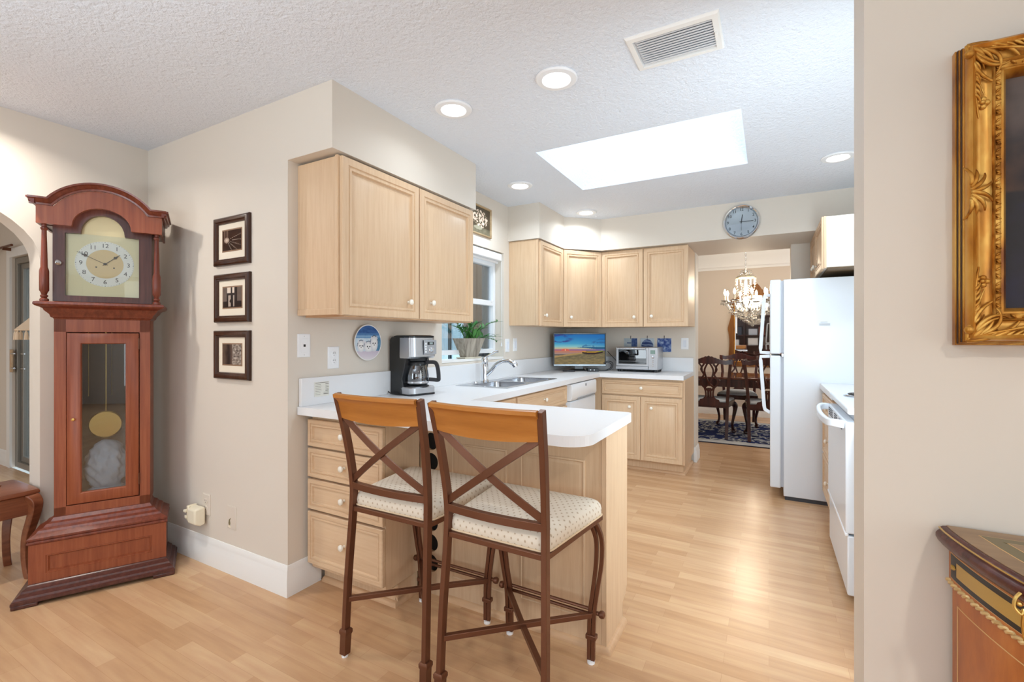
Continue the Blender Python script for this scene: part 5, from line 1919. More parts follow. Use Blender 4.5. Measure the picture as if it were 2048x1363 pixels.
obj('handle', tube(nb(), pts, [(0.011, 0.019)] * len(pts), square=True, up=(0, 0, 1)), M['fridge'], od, 0.006)
obj('storage_drawer', B(0.325, 0.364, 2.692, 3.438, 0.045, 0.325), M['fridge'], ra, 0.006, 3)
obj('trim_strip', B(0.315, 0.33, 2.692, 3.438, 0.322, 0.338), M['white_pl'], ra, 0.004)
for x, y, r in ((0.475, 3.26, 0.09), (0.475, 2.88, 0.075), (0.78, 3.26, 0.075), (0.78, 2.88, 0.09)):
    br_ = obj('burner', lathe(nb(), [(r * 0.5, 0.931), (r + 0.008, 0.931), (r + 0.012, 0.934), (r + 0.008, 0.938), (r, 0.936), (r * 0.5, 0.932)], Matrix.Translation((x, y, 0)), 28, cap=False), M['chrome'], ra)
    pts = []
    for i in range(70):
        a = i / 69 * 4 * 2 * pi
        rr_ = 0.015 + (r - 0.02) * i / 69
        pts.append((x + rr_ * cos(a), y + rr_ * sin(a), 0.941))
    obj('coil', tube(nb(), pts, 0.0042, 6), M['black_soft'], br_)
for i in range(4):
    obj('knob', lathe(nb(), [(0.02, 0), (0.02, 0.008), (0.012, 0.01), (0.012, 0.024), (0, 0.025)], frame((0.93, 2.78 + i * 0.19, 1.05), (0, -1, 0), (0, 0, 1), (-1, 0, 0)), 14), M['white_pl'], ra)

# ================================================================ GILT PAINTING ON THE RIGHT WALL
m = M['gilt'] = mat('antique_gilt', (196, 146, 66), 0.38, 0.55)
a_ = N(m, 'ShaderNodeTexNoise')
a_.inputs['Scale'].default_value = 26
a_.inputs['Detail'].default_value = 5
L(m, coords(m), a_.inputs['Vector'])
L(m, ramp(m, a_.outputs['Fac'], [(0.28, (112, 62, 22)), (0.46, (186, 128, 52)), (0.66, (226, 180, 96))]), bsdf(m).inputs['Base Color'])
bump(m, a_.outputs['Fac'], 0.25, 0.003)
m = M['gilt_flat'] = mat('burnished_gilt', (206, 158, 74), 0.3, 0.5)
a_ = N(m, 'ShaderNodeTexNoise')
a_.inputs['Scale'].default_value = 10
a_.inputs['Detail'].default_value = 4
L(m, coords(m, (2.0, 1, 0.7)), a_.inputs['Vector'])
L(m, ramp(m, a_.outputs['Fac'], [(0.30, (122, 66, 18)), (0.48, (192, 128, 44)), (0.68, (226, 178, 88))]), bsdf(m).inputs['Base Color'])
M['gilt_dark'] = mat('frame_groove_brown', (66, 36, 18), 0.6)

PX0, PX1, PZ0, PZ1 = 0.379, 0.939, 1.244, 1.925
PW, PH = PX1 - PX0, PZ1 - PZ0
gp = thing('gilt_framed_painting', 'dark oil painting in a carved gilt frame on the right wall', 'painting', ((PX0 + PX1) / 2, 1.465, PZ0))
T = frame(((PX0 + PX1) / 2, 1.465, PZ0), (1, 0, 0))
bm = ring_frame(nb(), PW, PH, [(0, 0), (0, .018), (.0015, .0195), (.0035, .0195), (.0035, .029), (.005, .031), (.007, .031), (.007, .041), (.009, .043), (.012, .043), (.012, 0)], T)
obj('frame_back', bm, M['gilt_flat'], gp)
for i_, (a, d0, d1) in enumerate(((.0032, .0185, .0275), (.0066, .030, .040))):
    bm = ring_frame(nb(), PW, PH, [(a, d0), (a - .0006, d0 + .001), (a - .0006, d1), (a, d1)], T)
    obj('frame_groove', bm, M['gilt_dark'], gp)
bm = ring_frame(nb(), PW, PH, [(.010, .04), (.009, .050), (.012, .062), (.017, .067), (.022, .063), (.027, .052), (.036, .046), (.048, .046), (.054, .050), (.0545, .04)], T)
obj('frame_cove', bm, M['gilt_flat'], gp, angle=0.9)
bm = ring_frame(nb(), PW, PH, [(.053, .042), (.053, .053), (.0555, .056), (.058, .053), (.060, .047), (.066, .046), (.070, .043), (.0705, .040), (.0705, .036)], T)
obj('frame_bead', bm, M['gilt'], gp, angle=0.9)
bm = ring_frame(nb(), PW, PH, [(.070, .036), (.070, .042), (.074, .043), (.080, .034), (.083, .022), (.083, .006)], T)
obj('frame_lip', bm, M['gilt_flat'], gp, angle=0.9)
# small leaf notches along the inner band
bm = nb()


def leafbit(bm, x, z, ang, ln, r, y=-0.0475):
    D = Matrix.Translation((x, y, z)) @ Matrix.Rotation(radians(ang), 4, 'Y')
    tube(bm, [T @ D @ Vector(p) for p in ((0, 0, -ln / 2), (0, -0.003, 0), (0, 0, ln / 2))], [r * 0.4, r, r * 0.3], 6)


n_ = 34
for i in range(n_):
    z = 0.07 + (PH - 0.14) * i / (n_ - 1)
    for sx in (-1, 1):
        x = sx * (PW / 2 - 0.0635)
        leafbit(bm, x, z, (45 if i % 2 else -45) * sx, 0.014, 0.0026)
        if i % 2:
            leafbit(bm, x, z + 0.006, 90, 0.008, 0.0016)
            leafbit(bm, x, z - 0.004, 90, 0.008, 0.0016)
for i in range(24):
    x = -PW / 2 + 0.07 + (PW - 0.14) * i / 23
    for z in (0.0635, PH - 0.0635):
        leafbit(bm, x, z, (45 if i % 2 else -45) + 90, 0.014, 0.0026)
obj('leaf_band', bm, M['gilt'], gp, angle=1.5)


# acanthus carving: bundles of tapering scrolls fanning from the corners and centres
def scroll(bm, p0, ang, ln, curl, r0, y0=-0.056, y1=-0.050, n=10):
    pts, rs = [], []
    x, z, a = p0[0], p0[1], radians(ang)
    for i in range(n + 1):
        t_ = i / n
        pts.append(T @ Vector((x, y0 + (y1 - y0) * t_ - 0.006 * sin(pi * t_), z)))
        rs.append(r0 * (0.55 + 0.8 * t_ * (1 - t_) * 2) * (1.0 - 0.55 * t_))
        st = ln / n
        x += st * cos(a)
        z += st * sin(a)
        a += radians(curl) / n * (0.5 + t_ * 1.2)
    tube(bm, pts, rs, 7)


def corner(bm, cx, cz, sx, sz):
    def A(a):
        return math.degrees(math.atan2(sin(radians(a)) * sz, cos(radians(a)) * sx))
    k = sx * sz
    ox, oz = cx + sx * 0.010, cz + sz * 0.010
    for j, (a, ln, cu, r) in enumerate(((6, .105, 60, .0075), (2, .15, 10, .0065), (14, .085, 120, .006), (84, .105, -60, .0075), (88, .16, -10, .0065), (76, .085, -120, .006), (45, .050, 0, .009), (28, .07, 70, .0055), (62, .07, -70, .0055), (36, .058, -30, .005), (54, .058, 30, .005), (10, .12, 14, .0045), (80, .12, -14, .0045))):
        scroll(bm, (ox + sx * 0.006 * (j % 3), oz + sz * 0.006 * (j % 3)), A(a), ln, cu * k, r)
    for q in range(7):
        scroll(bm, (ox + sx * (0.035 + 0.012 * q), oz + sz * 0.006), A(48), 0.034, -40 * k, 0.0042)
        scroll(bm, (ox + sx * 0.006, oz + sz * (0.035 + 0.012 * q)), A(42), 0.034, 40 * k, 0.0042)
    # bead and flower
    ball(bm, T @ Vector((ox + sx * 0.002, -0.064, oz + sz * 0.024)), 0.0095, 10)
    for fxz in ((0.036, 0.142), (0.142, 0.036)):
        c0 = (cx + sx * fxz[0], cz + sz * fxz[1])
        for q in range(5):
            a = 2 * pi * q / 5
            ball(bm, T @ Vector((c0[0] + 0.0085 * cos(a), -0.050, c0[1] + 0.0085 * sin(a))), 0.0062, 8)
        ball(bm, T @ Vector((c0[0], -0.056, c0[1])), 0.0045, 8)


for sx in (-1, 1):
    for sz in (-1, 1):
        bm = nb()
        corner(bm, -sx * PW / 2, PH / 2 - sz * PH / 2, sx, sz)
        obj('corner_carving', bm, M['gilt'], gp, angle=1.5)
for sx in (-1, 1):
    bm = nb()
    for s in (-1, 1):
        for q in range(4):
            scroll(bm, (-sx * (PW / 2 - 0.015), PH / 2 + s * 0.005 * q), (24 * s * (q + 0.5)) if sx > 0 else 180 - 24 * s * (q + 0.5), 0.046, s * 50 * (1 if sx > 0 else -1), 0.0062, -0.066, -0.052)
    obj('side_carving', bm, M['gilt'], gp, angle=1.5)
bm = nb()
for s in (-1, 1):
    for q in range(9):
        scroll(bm, (s * (0.02 + 0.016 * q), PH - 0.03), 90 - s * 30, 0.05, s * 50, 0.0055)
    scroll(bm, (s * 0.01, PH - 0.014), 90 - s * 84, 0.14, -s * 10, 0.008)
obj('crest_carving', bm, M['gilt'], gp, angle=1.5)


def oil(u, v):
    f = fbm(u * 4, v * 5, 3, 4)
    c = mix3((16, 12, 18), (34, 26, 28), 0.5 + f)
    if v > 0.55:
        c = mix3(c, mix3((70, 62, 60), (128, 112, 104), 0.5 + f * 1.3), min(1, (v - 0.55) * 3))
    if 0.5 < v < 0.72:
        c = mix3(c, (120, 78, 50), max(0, 0.35 + f))
    if v < 0.45:
        c = mix3(c, (28, 24, 58), max(0, f * 1.6))
    d = math.hypot((u - 0.55) * 1.3, v - 0.4)
    if d < 0.26:
        c = mix3((120, 84, 56), c, d * 3.4)
    return c


pic('canvas', oil, PW - 0.166, PH - 0.166, 60, 76, T @ Matrix.Translation((0, -0.010, PH / 2)), colattr('varnished_canvas', 0.6), gp)
bsdf(gp.children[-1].data.materials[0]).inputs['Specular IOR Level'].default_value = 0.15

# ================================================================ BOW-FRONT COMMODE
cmo = thing('corner_commode', 'inlaid bow-sided commode with gilt rope trim below the gilt painting', 'cabinet', (0.85, 1.30, 0))
half = [(0.346, 1.452), (0.347, 1.42), (0.352, 1.38), (0.360, 1.335), (0.370, 1.29), (0.382, 1.245), (0.396, 1.20), (0.402, 1.183), (0.412, 1.168), (0.428, 1.158), (0.55, 1.137), (0.70, 1.125), (0.85, 1.121)]
full = half + [(1.70 - x, y) for x, y in half[-2::-1]]


def off_poly(poly, d):
    """shrink an open front outline (both ends on the wall) by d"""
    out = []
    n = len(poly)
    for i in range(n):
        a, b, c = Vector(poly[max(i - 1, 0)]), Vector(poly[i]), Vector(poly[min(i + 1, n - 1)])
        t_ = (c - a).normalized()
        nn = Vector((-t_.y, t_.x))
        q = b + nn * d
        out.append((q.x, 1.452 if i in (0, n - 1) else min(q.y, 1.452)))
    return out


def plan_loft(lst):
    return loft(nb(), [[(x, y, z) for x, y in off_poly(full, d)] for d, z in lst])


m_cb = wood('satinwood_body', (158, 82, 30), (188, 108, 46), (206, 132, 66), 2, 0.3, 9, 0.5, 0.3)
m_cd = wood('rosewood', (58, 26, 22), (80, 38, 32), (98, 52, 44), 0, 0.25, 20)
m_ct = wood('walnut_top', (126, 96, 66), (146, 114, 80), (162, 130, 94), 0, 0.3, 16)
m_bk = mat('ebonised_inlay', (24, 20, 26), 0.3)
m_burl = mat('burl_inlay', (186, 146, 70), 0.3)
m_line = mat('boxwood_line', (218, 178, 122), 0.4)
obj('body', plan_loft([(0.060, 0.0), (0.060, 0.05), (0.030, 0.06), (0.030, 0.694), (0.024, 0.694), (0.024, 0.772), (0.03, 0.772)]), m_cb, cmo, angle=0.9)
obj('top_edge', plan_loft([(0.024, 0.768), (0.014, 0.774), (0.004, 0.784), (0.0, 0.793), (0.0, 0.801), (0.004, 0.807), (0.007, 0.809), (0.007, 0.814), (0.012, 0.818), (0.02, 0.8195)]), m_cd, cmo, angle=0.9)
tp = obj('top', plan_loft([(0.019, 0.814), (0.019, 0.8205)]), m_ct, cmo, angle=0.5)
gilt_line = plan_loft([(0.0065, 0.8135), (0.0045, 0.8135), (0.0045, 0.8150), (0.0065, 0.8150)])
obj('gilt_edge', gilt_line, M['brass'], cmo)


def in_poly(d, back):
    p = [(x, min(y, back)) for x, y in off_poly(full, d)]
    return p


m_olive = mat('olive_inlay', (112, 98, 62), 0.35)
for d, bk_, zz, mm in ((0.062, 1.412, 0.8208, m_line), (0.0645, 1.410, 0.8211, m_olive), (0.095, 1.385, 0.8214, m_line), (0.0975, 1.383, 0.8217, m_ct)):
    bm = loft(nb(), [[(x, y, z) for x, y in in_poly(d, bk_)] for z in (0.8195, zz)])
    obj('top_inlay', bm, mm, tp)


def along(i0, i1, d, z0, z1, th, k=8):
    P = off_poly(half, d)[i0:i1 + 1]
    P = [(p.x, p.y) for p in smooth_path([(x, y, 0) for x, y in P], 3)]
    return sweep(nb(), P[::-1], [(0.002, z0), (-th, z0), (-th, z1), (0.002, z1)])


sp = smooth_path([(x, y, 0) for x, y in off_poly(half, 0.024)[0:8]], 4)


def strip(t0, t1, z0, z1, th):
    n = len(sp) - 1
    P = []
    for i in range(15):
        f_ = (t0 + (t1 - t0) * i / 14) * n
        a, b = int(f_), min(int(f_) + 1, n)
        q = sp[a].lerp(sp[b], f_ - a)
        P.append((q.x, q.y))
    return sweep(nb(), P, [(0.002, z0), (-0.0, z0), (0.0, z1), (0.002, z1)]) if False else sweep(nb(), P, [(th, z0), (th, z1), (-0.002, z1), (-0.002, z0)])


for t0, t1, z0, z1, th, mm, nm in ((0.07, 0.97, 0.7060, 0.7640, 0.0006, m_line, 'frieze_line'), (0.08, 0.96, 0.7075, 0.7625, 0.0010, m_bk, 'frieze_panel'), (0.20, 0.86, 0.7190, 0.7510, 0.0015, m_burl, 'frieze_burl')):
    obj(nm, strip(t0, t1, z0, z1, -th if False else th), mm, cmo)
bm = nb()
for t_ in (0.17, 0.89):
    n = len(sp) - 1
    q = sp[int(t_ * n)]
    lathe(bm, [(0.0, -0.014), (0.003, -0.008), (0.006, -0.003), (0.002, 0.0), (0.004, 0.006), (0.0, 0.016)], Matrix.Translation((q.x - 0.001, q.y, 0.735)) @ Matrix.Rotation(radians(90 if t_ > 0.5 else -90), 4, 'X'), 8)
obj('frieze_dart', bm, m_burl, cmo)
# rope trim
rp = smooth_path([(x, y, 0.694) for x, y in off_poly(half, 0.024)], 14)
bm = nb()
for ph in (0, pi):
    pts = []
    s_ = 0
    for i, p in enumerate(rp):
        if i:
            s_ += (p - rp[i - 1]).length
        t_ = (rp[min(i + 1, len(rp) - 1)] - rp[max(i - 1, 0)]).normalized()
        nn = Vector((t_.y, -t_.x, 0))
        a = s_ / 0.016 * 2 * pi * 0.5 + ph
        pts.append(p - nn * 0.0 + nn * (0.0032 * cos(a)) + Vector((0, 0, 0.0032 * sin(a))))
    tube(bm, pts, 0.0040, 6)
obj('rope_trim', bm, mat('gilt_rope', (226, 196, 140), 0.35, 0.5), cmo)
sp = smooth_path([(x, y, 0) for x, y in off_poly(half, 0.030)[0:8]], 4)
obj('string_line', strip(0.14, 1.0, 0.6460, 0.6482, 0.0006), m_line, cmo)
obj('string_line', strip(0.14, 0.155, 0.10, 0.6482, 0.0006), m_line, cmo)
bm = nb()
pts = smooth_path([(0.398, 1.180, 0.80), (0.390, 1.176, 0.79), (0.388, 1.174, 0.775), (0.396, 1.172, 0.765), (0.401, 1.176, 0.772), (0.400, 1.178, 0.745), (0.404, 1.180, 0.715)], 5)
tube(bm, pts, [0.0028] * len(pts), 8)
ball(bm, (0.395, 1.175, 0.782), 0.0045, 10)
obj('gilt_mount', bm, M['brass'], cmo)

# ================================================================ DINING ROOM
rug = thing('dining_rug', 'navy and ivory patterned rug under the dining table', 'rug', (-0.3, 6.9, 0))
m = mat('rug_pile', (60, 70, 110), 0.95, spec=0.1)
vc = coords(m, (1, 1, 1))
wn_ = N(m, 'ShaderNodeTexNoise')
wn_.inputs['Scale'].default_value = 7
wn_.inputs['Detail'].default_value = 3
wn_.inputs['Distortion'].default_value = 1.2
L(m, vc, wn_.inputs['Vector'])
vv = N(m, 'ShaderNodeTexVoronoi')
vv.inputs['Scale'].default_value = 9
L(m, vc, vv.inputs['Vector'])
mm_ = N(m, 'ShaderNodeMath', operation='ADD')
ms_ = N(m, 'ShaderNodeMath', operation='MULTIPLY')
ms_.inputs[1].default_value = 0.55
L(m, vv.outputs['Distance'], ms_.inputs[0])
L(m, wn_.outputs['Fac'], mm_.inputs[0])
L(m, ms_.outputs[0], mm_.inputs[1])
r_ = ramp(m, mm_.outputs[0], [(0.60, (26, 32, 66)), (0.66, (44, 56, 104)), (0.70, (206, 208, 206)), (0.78, (214, 214, 208)), (0.82, (52, 64, 112))])
L(m, r_, bsdf(m).inputs['Base Color'])
obj('border', B(-1.9, 1.3, 6.06, 7.78, 0.0, 0.007), mat('rug_edge_navy', (32, 36, 60), 0.95), rug)
obj('outer_band', B(-1.88, 1.28, 6.085, 7.76, 0.002, 0.009), mat('rug_ivory', (206, 206, 204), 0.95), rug)
obj('field', B(-1.78, 1.18, 6.24, 7.62, 0.003, 0.0105), m, rug)
RZ = 0.0105

m_dm = wood('dark_mahogany', (46, 18, 14), (64, 26, 20), (84, 36, 28), 2, 0.25, 26, 0.5)
m_seat = mat('pale_blue_grey_seat', (196, 202, 206), 0.8)
dt = thing('dining_table', 'long dark polished dining table behind the two near chairs', 'table', (-0.35, 6.98, RZ))
obj('tabletop', B(-1.35, 0.75, 6.48, 7.44, 0.735, 0.762), mat('polished_mahogany_top', (96, 48, 36), 0.08, 0.0, 0.8), dt, 0.006, 3)
bm = B(-1.28, 0.68, 6.54, 6.565, 0.635, 0.735)
box(bm, -1.28, 0.68, 7.355, 7.38, 0.635, 0.735)
box(bm, -1.28, -1.255, 6.565, 7.355, 0.635, 0.735)
box(bm, 0.655, 0.68, 6.565, 7.355, 0.635, 0.735)
obj('apron', bm, m_dm, dt)
for x in (-1.25, 0.65):
    for y in (6.57, 7.35):
        obj('leg', lathe(nb(), [(0.022, RZ), (0.028, 0.03), (0.022, 0.06), (0.026, 0.3), (0.034, 0.55), (0.03, 0.60), (0.038, 0.64), (0.038, 0.735)], Matrix.Translation((x, y, 0)), 14), m_dm, dt)


def dchair(label, loc, rz):
    """carved side chair, local front +y"""
    t = thing('dining_chair', label, 'chair', loc, rz, 'carved dining chairs', local=True)
    for s in (-1, 1):
        pts = smooth_path([(s * 0.195, -0.245, 0.0), (s * 0.20, -0.205, 0.25), (s * 0.205, -0.20, 0.45), (s * 0.222, -0.225, 0.7), (s * 0.245, -0.275, 0.94), (s * 0.252, -0.285, 0.965)], 4)
        obj('rear_leg', tube(nb(), pts, [(0.018, 0.016)] * len(pts), square=True, up=(0, 1, 0)), m_dm, t, 0.004)
        pts = smooth_path([(s * 0.235, 0.225, 0.40), (s * 0.265, 0.258, 0.35), (s * 0.255, 0.248, 0.25), (s * 0.235, 0.222, 0.13), (s * 0.238, 0.232, 0.06), (s * 0.25, 0.25, 0.035)], 4)
        bm = tube(nb(), pts, [0.030, 0.033, 0.036, 0.036, 0.034, 0.030, 0.026, 0.024, 0.022, 0.020, 0.018, 0.017, 0.016, 0.016, 0.016, 0.017, 0.018, 0.019, 0.019, 0.019, 0.019][:len(pts)], 10)
        f = obj('front_leg', bm, m_dm, t)
        obj('claw_foot', lathe(nb(), [(0.0, 0.0), (0.022, 0.004), (0.032, 0.02), (0.027, 0.04), (0.016, 0.052)], Matrix.Translation((s * 0.25, 0.25, 0)), 10), m_dm, f)
    # crest rail with ears
    loops = []
    for i in range(29):
        u = -1 + 2 * i / 28
        x = u * 0.272
        zc = 0.955 + 0.018 * cos(u * pi * 1.0) * (1 if abs(u) < 0.75 else 0.6) + 0.05 * max(0, abs(u) - 0.72) ** 1 + 0.005 * cos(u * 40) * (1 if abs(u) < 0.3 else 0)
        h = 0.026 + 0.026 * math.exp(-(u / 0.28) ** 2) + 0.004 * (abs(u) > 0.8)
        y = -0.285 - 0.02 * (1 - u * u)
        loops.append([Vector((x, y - 0.011, zc - h)), Vector((x, y + 0.011, zc - h)), Vector((x, y + 0.008, zc + h)), Vector((x, y - 0.012, zc + h))])
    obj('crest_rail', loft(nb(), loops), m_dm, t, angle=0.9)
    # pierced splat: interlaced ribbons in the back plane

    def bp(x, z):
        k = (z - 0.47) / 0.49
        return Vector((x, -0.205 - 0.10 * k * (0.55 + 0.45 * k), z))
    bm = nb()
    for s in (-1, 1):
        for pth, r in (([(0.05, 0.93), (0.09, 0.86), (0.06, 0.79), (0.10, 0.72), (0.085, 0.66), (0.03, 0.60), (0.0, 0.58)], 0.011),
                       ([(0.015, 0.93), (0.05, 0.85), (0.035, 0.76), (0.0, 0.68), (-0.05, 0.63)], 0.010),
                       ([(0.12, 0.94), (0.085, 0.89), (0.075, 0.82), (0.05, 0.80)], 0.009),
                       ([(0.062, 0.64), (0.045, 0.58), (0.042, 0.52), (0.05, 0.47)], 0.010),
                       ([(0.012, 0.62), (0.014, 0.55), (0.012, 0.47)], 0.012)):
            pts = smooth_path([bp(s * x, z) for x, z in pth], 4)
            tube(bm, pts, [(r, 0.007)] * len(pts), square=True, up=(0, 1, 0))
        ball(bm, bp(s * 0.118, 0.715), 0.016, 8)
    obj('splat', bm, m_dm, t, angle=0.9)
    bm = prism(nb(), [(-0.20, 0.395), (0.20, 0.395), (0.20, 0.445), (0.12, 0.45), (0.11, 0.475), (0.075, 0.485), (0.06, 0.505), (-0.06, 0.505), (-0.075, 0.485), (-0.11, 0.475), (-0.12, 0.45), (-0.20, 0.445)], -0.222, -0.196)
    obj('back_shoe', bm, m_dm, t, 0.003)
    fr_ = [(-0.20, -0.205), (0.20, -0.205), (0.262, 0.245), (-0.262, 0.245)]
    obj('seat_rail', sweep(nb(), fr_, [(-0.03, 0.375), (0.0, 0.375), (0.0, 0.44), (-0.03, 0.44)], True), m_dm, t)
    lp = []
    for ins, z in ((0.012, 0.435), (0.006, 0.448), (0.012, 0.462), (0.04, 0.474), (0.10, 0.482)):
        lp.append([(-0.20 + ins, -0.195 + ins * 0.3, z), (0, -0.195 + ins * 0.3, z + 0.0), (0.20 - ins, -0.195 + ins * 0.3, z), (0.235 - ins, 0.03, z), (0.262 - ins, 0.245 - ins, z), (0, 0.262 - ins, z), (-0.262 + ins, 0.245 - ins, z), (-0.235 + ins, 0.03, z)])
    o_ = obj('seat_pad', loft(nb(), lp), m_seat, t, angle=2)
    return t


ch = dchair('carved dining chair nearest the left jamb, its back to the kitchen', (-0.655, 6.54, RZ + 0.003), 0)
dup(ch, (-0.012, 6.52, RZ + 0.003), 0, 'carved dining chair next to the refrigerator, its back to the kitchen')
dup(ch, (-0.395, 7.57, RZ + 0.003), pi, 'carved dining chair on the far side of the table, facing the kitchen')

# mirror
mi = thing('ornate_mirror', 'tall wall mirror in a scalloped golden wood frame behind the table', 'mirror', (-0.19, 8.4, 0.8))
lft = [(-0.36, 0.80), (-0.39, 0.84), (-0.385, 1.0), (-0.375, 1.18), (-0.385, 1.32), (-0.40, 1.40), (-0.392, 1.46), (-0.365, 1.52), (-0.355, 1.60), (-0.35, 1.72), (-0.37, 1.76), (-0.375, 1.81), (-0.36, 1.86), (-0.33, 1.90), (-0.29, 1.905), (-0.25, 1.93), (-0.20, 2.0), (-0.14, 2.04), (-0.10, 2.03), (-0.06, 2.09), (0, 2.16)]
lft2 = [(p.x, p.z) for p in smooth_path([(x, 0, z) for x, z in lft], 3)]
outl = lft2 + [(-x, z) for x, z in lft2[-2::-1]]
inn = [(-0.30, 0.88), (-0.30, 1.80), (-0.29, 1.84), (-0.24, 1.88), (-0.15, 1.93), (0, 1.95), (0.15, 1.93), (0.24, 1.88), (0.29, 1.84), (0.30, 1.80), (0.30, 0.88)]
TM = frame((-0.19, 8.4, 0), (1, 0, 0))
m_gw = wood('golden_walnut', (116, 72, 36), (146, 96, 52), (172, 122, 72), 2, 0.35, 22)
obj('frame_back', prism(nb(), outl, -0.018, -0.002, TM), m_gw, mi)
bm = nb()
n = len(outl)
m_ = len(inn)
A = [bm.verts.new(TM @ Vector((x, -0.018, z))) for x, z in outl]
idx = [min(range(m_), key=lambda j: (inn[j][0] - x) ** 2 + (inn[j][1] - z) ** 2) for x, z in outl]
Bv = [bm.verts.new(TM @ Vector((x, -0.038, z))) for x, z in inn]
for i in range(n - 1):
    a, b = idx[i], idx[i + 1]
    if a == b:
        bm.faces.new([A[i], A[i + 1], Bv[a]])
    else:
        bm.faces.new([A[i], A[i + 1]] + [Bv[k] for k in range(b, a - 1, -1)])
bm.faces.new([A[-1], A[0], Bv[idx[0]], Bv[idx[-1]]])
obj('frame_front', bm, m_gw, mi)
pts = [TM @ Vector((x, -0.036, z)) for x, z in inn] + [TM @ Vector((inn[0][0], -0.036, inn[0][1]))]
obj('inner_bead', tube(nb(), pts, 0.010, 8), M['gilt_flat'], mi)
obj('mirror_glass', prism(nb(), inn, -0.043, -0.040, TM), M['mirror'], mi, smooth=False)

# chandelier
cx0, cy0 = -0.27, 6.93
chd = thing('chandelier', 'lit crystal chandelier with candle bulbs hanging over the dining table', 'chandelier', (cx0, cy0, 1.46))
TZ_ = Matrix.Translation((cx0, cy0, 0))
bm = nb()
z = 2.20
while z < 2.74:
    pts = [(cx0 + (0.011 * cos(a) if int(z * 100) % 2 else 0), cy0 + (0 if int(z * 100) % 2 else 0.011 * cos(a)), z + 0.018 + 0.02 * sin(a)) for a in [2 * pi * k / 10 for k in range(11)]]
    tube(bm, pts, 0.0026, 5, cap=False)
    z += 0.031
obj('chain', bm, M['chrome'], chd)
obj('ceiling_rose', lathe(nb(), [(0.0, 2.70), (0.05, 2.72), (0.065, 2.749), (0, 2.749)], TZ_, 16), M['chrome'], chd)
obj('column', lathe(nb(), [(0.0, 1.54), (0.03, 1.55), (0.055, 1.60), (0.03, 1.66), (0.04, 1.70), (0.06, 1.74), (0.035, 1.78), (0.018, 1.84), (0.03, 1.90), (0.022, 2.0), (0.016, 2.10), (0.03, 2.13), (0.018, 2.17), (0.0, 2.20)], TZ_, 16), M['crystal'], chd)


def drop(bm, p, r, l):
    lathe(bm, [(0.0, l * 0.5), (r * 0.5, l * 0.25), (r, -l * 0.15), (r * 0.5, -l * 0.4), (0.0, -l * 0.5)], Matrix.Translation(p), 6)


bm = lathe(nb(), [(0.116, 2.055), (0.122, 2.058), (0.122, 2.068), (0.100, 2.088), (0.05, 2.10), (0.048, 2.096), (0.096, 2.084), (0.116, 2.066)], TZ_, 24, cap=False)
cw = obj('crown_ring', bm, mat('polished_brass_silver', (220, 206, 176), 0.2, 0.9), chd)
bm = nb()
for k in range(12):
    a = 2 * pi * k / 12
    for q in range(4):
        drop(bm, (cx0 + 0.119 * cos(a), cy0 + 0.119 * sin(a), 2.045 - q * 0.022), 0.009, 0.02)
for k in range(8):
    a = 2 * pi * k / 8
    pts = [(cx0 + r * cos(a), cy0 + r * sin(a), z) for r, z in ((0.01, 2.11), (0.04, 2.15), (0.062, 2.16), (0.07, 2.14))]
    tube(bm, pts, 0.004, 6)
    drop(bm, (cx0 + 0.07 * cos(a), cy0 + 0.07 * sin(a), 2.12), 0.011, 0.035)
obj('crown_drops', bm, M['crystal'], cw)
rnd = random.Random(5)
for k in range(8):
    a = 2 * pi * k / 8 + 0.3
    ca, sa = cos(a), sin(a)

    def P(r, z):
        return Vector((cx0 + r * ca, cy0 + r * sa, z))
    pts = smooth_path([P(0.03, 1.66), P(0.10, 1.60), P(0.19, 1.63), P(0.255, 1.72), P(0.258, 1.745)], 4)
    arm = obj('arm', tube(nb(), pts, 0.008, 8), M['crystal'], chd)
    obj('bobeche', lathe(nb(), [(0.0, 1.742), (0.03, 1.744), (0.052, 1.758), (0.050, 1.762), (0.025, 1.75), (0, 1.75)], Matrix.Translation((cx0 + 0.258 * ca, cy0 + 0.258 * sa, 0)), 14), M['crystal'], arm)
    obj('candle', cyl(nb(), P(0.258, 1.75), P(0.258, 1.832), 0.011, 10), mat('candle_ivory', (250, 244, 228), 0.5), arm)
    obj('bulb', lathe(nb(), [(0.006, 1.832), (0.011, 1.845), (0.0165, 1.866), (0.012, 1.888), (0.003, 1.912), (0, 1.914)], Matrix.Translation((cx0 + 0.258 * ca, cy0 + 0.258 * sa, 0)), 10), M['flame'], arm)
    bm = nb()
    for q in range(6):
        b = 2 * pi * q / 6
        drop(bm, (cx0 + 0.258 * ca + 0.048 * cos(b), cy0 + 0.258 * sa + 0.048 * sin(b), 1.725), 0.009, 0.042)
    for q in range(9):
        t_ = q / 8
        r = 0.25 - 0.19 * t_
        drop(bm, P(r, 1.74 - 0.10 * sin(pi * t_) - 0.13 * t_), 0.008, 0.018)
    for q in range(5):
        r = 0.20 - q * 0.035
        drop(bm, Vector((cx0 + r * cos(a + 0.39), cy0 + r * sin(a + 0.39), 1.60 - q * 0.02)), 0.011, 0.034)
    for q in range(6):
        r = 0.12
        drop(bm, Vector((cx0 + (0.118 - q * 0.006) * cos(a + 0.2), cy0 + (0.118 - q * 0.006) * sin(a + 0.2), 1.97 - q * 0.032)), 0.007, 0.02)
    obj('crystal_strand', bm, M['crystal'], arm)
